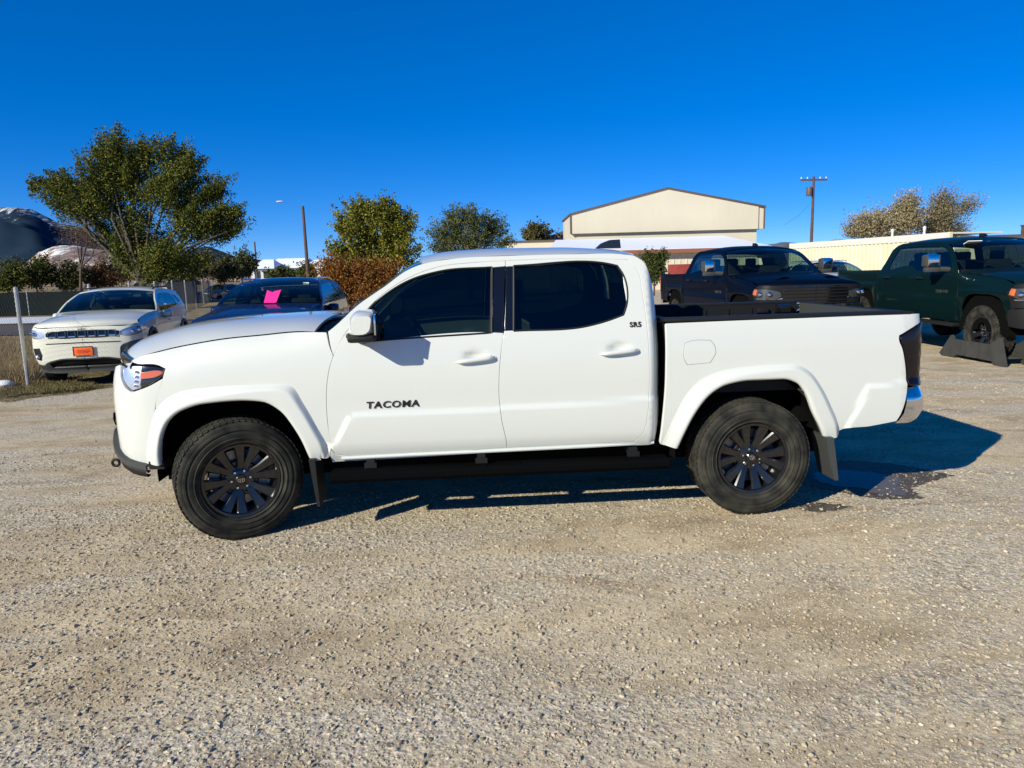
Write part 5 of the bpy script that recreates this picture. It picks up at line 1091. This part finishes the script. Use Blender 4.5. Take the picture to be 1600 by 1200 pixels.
# ------------------------------------------------------------------ buildings, container, poles
M['tan_wall'] = mat('tan_metal_siding', (.62, .56, .43), .6, vary=.04, vscale=.3)
M['trim'] = mat('brown_trim', (.10, .075, .065), .6)
M['rust_trim'] = mat('red_brown_fascia', (.26, .10, .06), .6)
M['red_box'] = mat('dull_red_paint', (.26, .035, .025), .7, vary=.2, vscale=3)
M['shade_wall'] = mat('shaded_siding', (.16, .17, .19), .8, vary=.1, vscale=2)  # shade of walls turned from the sun put into the siding colour
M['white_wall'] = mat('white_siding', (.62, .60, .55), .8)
M['cream'] = mat('cream_container', (.70, .62, .42), .6, vary=.10, vscale=.8)
M['roof_white'] = mat('snow_on_roof', (.80, .82, .86), .7, bump=.2, bscale=2)
M['shingle'] = mat('old_shingles', (.22, .20, .18), .9, vary=.3, vscale=3)
M['window'] = mat('dark_window', (.015, .02, .025), .1, coat=1.0)
M['pole_wood'] = mat('pole_wood', (.10, .062, .045), .9, bump=.4, bscale=20, vary=.2, vscale=3)
def frame2(a, b):
    d = np.array(b) - np.array(a); d[2] = 0; L_ = np.linalg.norm(d); d /= L_; return d, np.array([-d[1], d[0], 0.0]), L_
# tan metal building: gable end towards the lot
zb = 58; A = ground(893, zb, -.3); B = ground(1191, zb, -.3); d, nrm, L_ = frame2(A, B); hL = at(892, 337, zb)[2] - A[2]; hR = at(1191, 325, zb)[2] - A[2]; hp = at(1042, 297, zb)[2] - A[2]; xp = .50 * L_; lo = at(1042, 362, zb)[2] - A[2]
wh = tag(empty('metal_building', A, math.atan2(d[1], d[0])), 'large tan metal building with a wide gable behind the cab', 'building')
rib = []
for k in range(int(L_ / .6)):
    x0, x1 = k * .6, min(L_, k * .6 + .6); top = lambda x: hL + (hp - hL) * x / xp if x < xp else hp + (hR - hp) * (x - xp) / (L_ - xp)
    q = MB().prism([(x0 + .001, lo), (x1 - .001, lo), (x1 - .001, top(x1)), (x0 + .001, top(x0))], 0, .05); q.build('siding_panel', M['tan_wall'], wh)
MB().prism([(0, 0), (L_ * .97, 0), (L_ * .97, lo), (0, lo)], .35, 8).build('wall', M['tan_wall'], wh)
MB().prism([(0, lo), (L_, lo), (L_, hR), (xp, hp), (0, hL)], .1, 8).build('upper_storey', M['tan_wall'], wh)
for (x0, z0), (x1, z1) in (((-.1, hL), (xp, hp)), ((xp, hp), (L_ + .1, hR))):
    MB().prism([(x0, z0 - .04), (x1, z1 - .04), (x1, z1 + .10), (x0, z0 + .10)], -.10, 8.2).build('roof', M['trim'], wh)
for x in (.0, L_): MB().box((x, -.02, (lo + (hL if x == 0 else hR)) / 2), (.10, .10, (hL if x == 0 else hR) - lo)).build('corner_trim', M['trim'], wh)
v_ = at(1155, 314, zb)[2] - A[2]; MB().tube([(L_ * .87, 2, hR + .3), (L_ * .87, 2, v_)], .05).box((L_ * .90, 2, v_), (1.2, .15, .12)).build('roof_vent', M['galv'], wh)
# snow-covered lean-to in front
zl = 50; E0, E1 = ground(862, zl, -.3), ground(1201, zl, -.3); d, nrm, L2 = frame2(E0, E1)
he = .5 * (at(1040, 392, zl)[2] + at(1200, 382, zl)[2]) - E0[2]; hb = at(1040, 371, zl + 7)[2] - E0[2]
lt = tag(empty('lean_to', E0, math.atan2(d[1], d[0])), 'long tan annex with snow on its low roof and a red brown fascia', 'building')
MB().add([(-.3, -.4, he), (L2, -.4, he), (L2 - 1.2, 7, hb), (.8, 7, hb), (-.3, -.4, he - .06), (L2, -.4, he - .06), (L2 - 1.2, 7, hb - .06), (.8, 7, hb - .06)], [(0,1,2,3), (7,6,5,4), (0,4,5,1), (1,5,6,2), (2,6,7,3), (3,7,4,0)]).build('roof', M['roof_white'], lt, smooth=False)
MB().box((L2 / 2 - .15, -.42, he - .16), (L2 + .3, .06, .26)).build('fascia', M['rust_trim'], lt)
for k in range(int(L2 / .45)): MB().box((k * .45 + .22, .2, (he - .2) / 2), (.43, .08, he - .2)).box((k * .45, .15, (he - .2) / 2), (.05, .05, he - .2)).build('siding_panel', M['tan_wall'], lt)
MB().box((L2 / 2 - .5, 3.6, (he - .2) / 2), (L2 - 1.4, 6.5, he - .25)).build('core_wall', M['tan_wall'], lt)
rb = tag(MB().bbox(tuple(ground(1066, 46, -.3) + (0, 0, 1.0)), (1.5, 1.2, 2.0), .03, .05).build('steel_cabinet', M['red_box']), 'dull red steel cabinet against the tan annex wall', 'cabinet')
MB().bbox((0, 0, 0), (1.3, .03, 1.7), .01).build('door', M['red_box'], rb).location = ground(1066, 46, -.3) + np.array([0, -.62, 1.0])
# low tan building and the grey gable behind it
def block(name, label, u0, u1, z, vt, dep, mt, cap=None, zg=-.3, ridge=None):
    a, b = ground(u0, z, zg), ground(u1, z, zg); d, nrm, L_ = frame2(a, b); h = at((u0 + u1) / 2, vt, z)[2] - a[2]
    r = tag(empty(name, a, math.atan2(d[1], d[0])), label, 'building'); MB().box((L_ / 2, dep / 2, h / 2), (L_, dep, h)).build('wall', M[mt], r)
    if cap: MB().box((L_ / 2, dep / 2, h + .06), (L_ + .3, dep + .3, .12)).build('roof', M[cap], r)
    return r, L_, h
block('low_building', 'low flat tan building between the grey green tree and the gabled one', 792, 884, 64, 378, 12, 'tan_wall', 'trim')
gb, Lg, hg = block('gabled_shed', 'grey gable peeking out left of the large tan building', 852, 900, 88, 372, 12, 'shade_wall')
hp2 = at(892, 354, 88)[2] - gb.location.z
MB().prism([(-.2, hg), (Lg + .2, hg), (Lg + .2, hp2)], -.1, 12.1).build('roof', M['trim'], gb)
block('far_building', 'tan building at the right edge beyond the green pickup', 1545, 1760, 44, 368, 10, 'tan_wall', 'trim')
ch = tag(empty('brick_chimney', ground(1594, 45.5, -.3)), 'short brown chimney on the tan building at the right edge', 'chimney'); ctop = at(1594, 353, 45.5)[2]
MB().box((0, 0, ctop / 2 + .15), (.30, .30, ctop + .3)).build('flue', M['pole_wood'], ch); MB().box((0, 0, ctop + .3), (.38, .38, .08)).build('cap', M['trim'], ch)
# corrugated container
A, B = ground(1232, 41.5, -.3), ground(1478, 30.0, -.3); d, nrm, L_ = frame2(A, B); hc = 3.0
ct = tag(empty('shipping_container', A, math.atan2(d[1], d[0])), 'long cream corrugated container behind the parked pickups', 'container')
xs = []; k = 0.0
while k < L_ - .3: xs += [(k, 0), (k + .11, 0), (k + .15, .045), (k + .26, .045)]; k += .30
xs.append((L_, 0)); P = [[(x, y, .16) for x, y in xs], [(x, y, hc - .30) for x, y in xs]]
MB().grid(P).build('corrugated_wall', M['cream'], ct, auto=10)
MB().box((L_ / 2, .03, hc - .16), (L_, .10, .30)).build('top_rail', M['white_wall'], ct); MB().box((L_ / 2, .03, .08), (L_, .10, .16)).build('bottom_rail', M['cream'], ct)
MB().box((L_ / 2, 1.3, hc - .05), (L_, 2.4, .06)).build('roof', M['white_wall'], ct); MB().box((L_ / 2, 1.35, 1.4), (L_ - .1, 2.2, 2.5)).build('container_body', M['cream'], ct)
for x in (.06, L_ - .06): MB().box((x, .02, hc / 2), (.14, .14, hc)).build('corner_post', M['cream'], ct)
hill0 = [(1385,365,.10),(1410,366,.35),(1442,362,.45),(1476,364,.10)]
for (u, v, w), lab in zip([(1394,372,.07),(1444,368,.07)], ['short white vent pipe on the container roof', 'second white vent pipe on the container roof, nearer the cab of the green pickup']):
    t_ = min(.97, max(.02, (u - 1232) / 246)); zz = 1 / ((1 - t_) / 41.5 + t_ / 30.0); p = at(u, v, zz + .9); b_ = np.array([p[0], p[1], -.3 + hc - .03])
    tag(MB().lathe([(.001, 0), (w * .8, 0), (w * .8, .22), (w, .24), (w, .38), (.001, .42)], 12, axis='z', c=tuple(b_)).build('vent_pipe', M['white_wall']), lab, 'vent')
# utility poles
def pole(name, label, u, v, z, lean=(0, 0), r=.13, arm=None, gz0=-.2):
    b = ground(u, z, gz0); tp = at(u, v, z); h = tp[2] - b[2]; root = tag(empty(name, b), label, 'pole'); top = np.array([lean[0], lean[1], h])
    MB().tube([(0, 0, 0), top * .5, top], [r, r * .88, r * .72], 10).build('shaft', M['pole_wood'], root); return root, top
up, top = pole('utility_pole', 'brown utility pole with one crossarm and a transformer above the container', 1265, 279, 56)
MB().box((top[0] + .02, top[1], top[2] - .25), (2.1, .12, .13)).build('crossarm', M['pole_wood'], up)
for x in (-.98, -.5, .5, .98): MB().lathe([(.02, 0), (.05, .03), (.045, .12), (.02, .16)], 8, axis='z', c=(x, 0, top[2] - .19)).build('insulator', M['white_wall'], up)
MB().lathe([(.001, 0), (.20, .0), (.22, .05), (.22, .62), (.18, .68), (.001, .70)], 16, axis='z', c=(-.34, -.05, top[2] - 1.45)).build('transformer', M['trim'], up)
MB().tube([(-.3, 0, top[2] - 2.1), (-1.2, -.3, top[2] - 2.9), (-2.4, -.5, top[2] - 3.6)], .012, 5).build('service_wire', M['trim'], up)
b = ground(484, 58, -.2); tp = at(473, 322, 58) - b
lp, top = pole('utility_pole', 'leaning dark pole with a lamp arm behind the blue SUV', 484, 322, 58, lean=(tp[0], tp[1]), r=.15)
la = at(437, 315, 58) - b
MB().tube([top - (0, 0, .25), (top * .5 + la * .5), la], .006, 6).build('lamp_arm', M['trim'], lp); MB().blob(tuple(la), (.30, .12, .07), 2.5, 12, 8).build('lamp_head', M['white_wall'], lp)
pole('utility_pole', 'thin straight pole in front of the snowy houses', 404, 378, 88, r=.12)
# snowy houses far off
def house(name, label, u0, u1, z, ve, vr, dep, wmat, rmat, zg=-.5, hip=.16, wins=()):
    a, b = ground(u0, z, zg), ground(u1, z, zg); d, nrm, L_ = frame2(a, b); he_ = at((u0 + u1) / 2, ve, z)[2] - a[2]; hr_ = at((u0 + u1) / 2, vr, z)[2] - a[2]
    r = tag(empty(name, a, math.atan2(d[1], d[0])), label, 'house'); MB().box((L_ / 2, dep / 2, he_ / 2), (L_, dep, he_)).build('wall', M[wmat], r)
    o = .5; MB().add([(-o, -o, he_), (L_ + o, -o, he_), (L_ + o, dep + o, he_), (-o, dep + o, he_), (L_ * hip, dep / 2, hr_), (L_ * (1 - hip), dep / 2, hr_)], [(0,1,5,4), (1,2,5), (2,3,4,5), (3,0,4), (3,2,1,0)]).build('roof', M[rmat], r, smooth=False)
    for fx, fz, w, h in wins: MB().box((L_ * fx, -.03, he_ * fz), (w, .08, h)).build('window', M['window'], r)
    return r
house('house', 'snow roofed house at the left of the far row', 394, 428, 140, 420, 405, 9, 'white_wall', 'roof_white', hip=.25, wins=[(.3,.7,1.1,1.4),(.7,.7,1.1,1.4)])
house('house', 'long snow roofed house in the middle of the far row', 420, 480, 145, 419, 403, 10, 'white_wall', 'roof_white', hip=.08, wins=[(.2,.72,1.2,1.4),(.34,.72,1.2,1.4),(.62,.72,1.2,1.4),(.8,.72,1.2,1.4)])
house('house', 'snow roofed house at the right of the far row beside the orange bush', 474, 530, 138, 419, 405, 9, 'white_wall', 'roof_white', hip=.2, wins=[(.3,.7,1.2,1.4),(.6,.7,1.2,1.4)])
# shed behind the fence, shade of its gable end put into the colour
b0 = ground(276, 50, -.3); hh = at(276, 441, 50)[2] + .3; hr = at(276, 418, 50)[2] + .3
th = math.radians(46); shd = tag(empty('shed', b0, th), 'small gabled shed with a shaded grey end under the big tree', 'shed')
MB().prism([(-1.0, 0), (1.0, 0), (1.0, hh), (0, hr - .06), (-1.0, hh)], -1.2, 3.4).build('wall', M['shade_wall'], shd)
for sg in (-1, 1): MB().prism([(sg * 1.25, hh - .22), (sg * 1.25, hh - .12), (0, hr + .06), (0, hr - .04)], -1.4, 3.6).build('roof', M['shingle'], shd)
MB().box((-1.03, 1.1, hh * .5), (.04, 4.5, hh)).build('side_wall', M['white_wall'], shd)  # side towards the sun gets the light siding

# ------------------------------------------------------------------ hills
def hills(name, prof, z, dep, mt, n=220, seed=1, rough=.05, rows_n=60):
    """ridge line given in photo columns / rows; the slope falls towards the viewer, broken by spurs and gullies"""
    r2 = np.random.default_rng(seed); us = np.linspace(prof[0][0], prof[-1][0], n); vs = pchip([p[0] for p in prof], [p[1] for p in prof])(us); rows = []
    lam = np.exp(np.linspace(math.log(z * .16), math.log(z * .010), 44)); an = r2.uniform(0, 6.28, 44); ph = r2.uniform(0, 6.28, 44)
    for t in np.linspace(0, 1, rows_n):
        row = []
        for u, v in zip(us, vs):
            zz = z - dep * (1 - t); top = at(u, v, z)[2]; g_ = ground(u, zz, 0)
            nz = np.sum(lam * np.sin((g_[0] * np.cos(an) + g_[1] * np.sin(an)) * 6.283 / lam + ph)) * rough * .035
            row.append((g_[0], g_[1], max(-30, top * t ** .75 + nz * min(1, t * 4) * (1 - .55 * t)) - (40 if t == 0 else 0)))
        rows.append(row)
    return tag(MB().grid(rows).build(name, mt, auto=180), kind='structure')
def slope_mat(name, tree_c, snow_c, z0, z1, sc, amount):
    m, t, p = nodes(name); N, L = t.nodes, t.links; tc = N.new('ShaderNodeTexCoord'); sx = N.new('ShaderNodeSeparateXYZ'); L.new(tc.outputs['Object'], sx.inputs[0])
    mp = N.new('ShaderNodeMapping'); mp.inputs['Scale'].default_value = (1, .22, .40); L.new(tc.outputs['Object'], mp.inputs['Vector'])
    nz = N.new('ShaderNodeTexNoise'); nz.inputs['Scale'].default_value = sc; nz.inputs['Detail'].default_value = 12; nz.inputs['Roughness'].default_value = .72; L.new(mp.outputs[0], nz.inputs['Vector'])
    hr_ = N.new('ShaderNodeMapRange'); hr_.inputs[1].default_value = z0; hr_.inputs[2].default_value = z1; hr_.inputs[3].default_value = -.25; hr_.inputs[4].default_value = amount; L.new(sx.outputs[2], hr_.inputs[0])
    ad = N.new('ShaderNodeMath'); L.new(nz.outputs['Fac'], ad.inputs[0]); L.new(hr_.outputs[0], ad.inputs[1])
    rp = N.new('ShaderNodeMapRange'); rp.inputs[1].default_value = .56; rp.inputs[2].default_value = .64; L.new(ad.outputs[0], rp.inputs[0])
    mx = N.new('ShaderNodeMix'); mx.data_type = 'RGBA'; mx.inputs['A'].default_value = (*tree_c, 1); mx.inputs['B'].default_value = (*snow_c, 1); L.new(rp.outputs[0], mx.inputs['Factor'])
    L.new(mx.outputs['Result'], p.inputs['Base Color']); p.inputs['Roughness'].default_value = .95; p.inputs['Specular IOR Level'].default_value = 0.05
    return m
hills('mountain', [(-500,300),(-200,340),(-60,344),(0,336),(35,330),(58,329),(90,341),(130,356),(170,374),(215,388),(260,397),(310,400),(360,410),(430,420)], 2600, 1500, slope_mat('forested_mountain', (.016,.033,.054), (.60,.61,.63), 90, 190, .045, .085), seed=3, rough=.55)  # forest tone lifted and kept bluish in place of distance haze
hills('snowy_slope', [(10,432),(45,414),(70,396),(90,386),(118,384),(150,390),(190,396),(230,404),(280,409),(340,414),(420,424)], 700, 350, slope_mat('snowy_pasture', (.27,.19,.15), (.84,.82,.80), -60, 40, .14, .105), seed=8, rough=.30)
hills('distant_hills', [(1100,392),(1180,385),(1225,377),(1260,381),(1320,376),(1400,368),(1470,366),(1560,372),(1700,378),(1900,380)], 3800, 1200, mat('blue_hills', (.10,.11,.13), .95, vary=.3, vscale=.004), seed=5, rough=.25)

# ------------------------------------------------------------------ wheel ramp under the green pickup
W_ = grn.matrix_world if False else Matrix.Translation(grn.location) @ Matrix.Rotation(grn.rotation_euler.z, 4, 'Z')
rp_ = tag(empty('wheel_ramp'), 'dark grey angular wheel ramp under the front tyre of the green pickup', 'ramp'); wc = W_ @ Vector((-1.9, .86, 0)); rp_.location = (wc.x, wc.y, 0.0); rp_.rotation_euler = (0, 0, grn.rotation_euler.z)
M['ramp'] = mat('ramp_grey', (.040, .040, .036), .75, bump=.2, bscale=50, vary=.2, vscale=5)
prof = [(-.78,0),(-.52,0),(-.48,.05),(.42,.05),(.46,0),(.80,0),(.86,.03),(.56,.36),(.50,.30),(-.40,.30),(-.62,.42)]
for y in (.20, -.24): MB().prism(prof, y, y + .05).build('side_plate', M['ramp'], rp_)
MB().box((0, 0, .10), (1.1, .42, .03)).build('deck', M['ramp'], rp_)
for x in (-.15, .2): MB().box((x, .262, .18), (.06, .02, .24)).build('rib', M['ramp'], rp_)
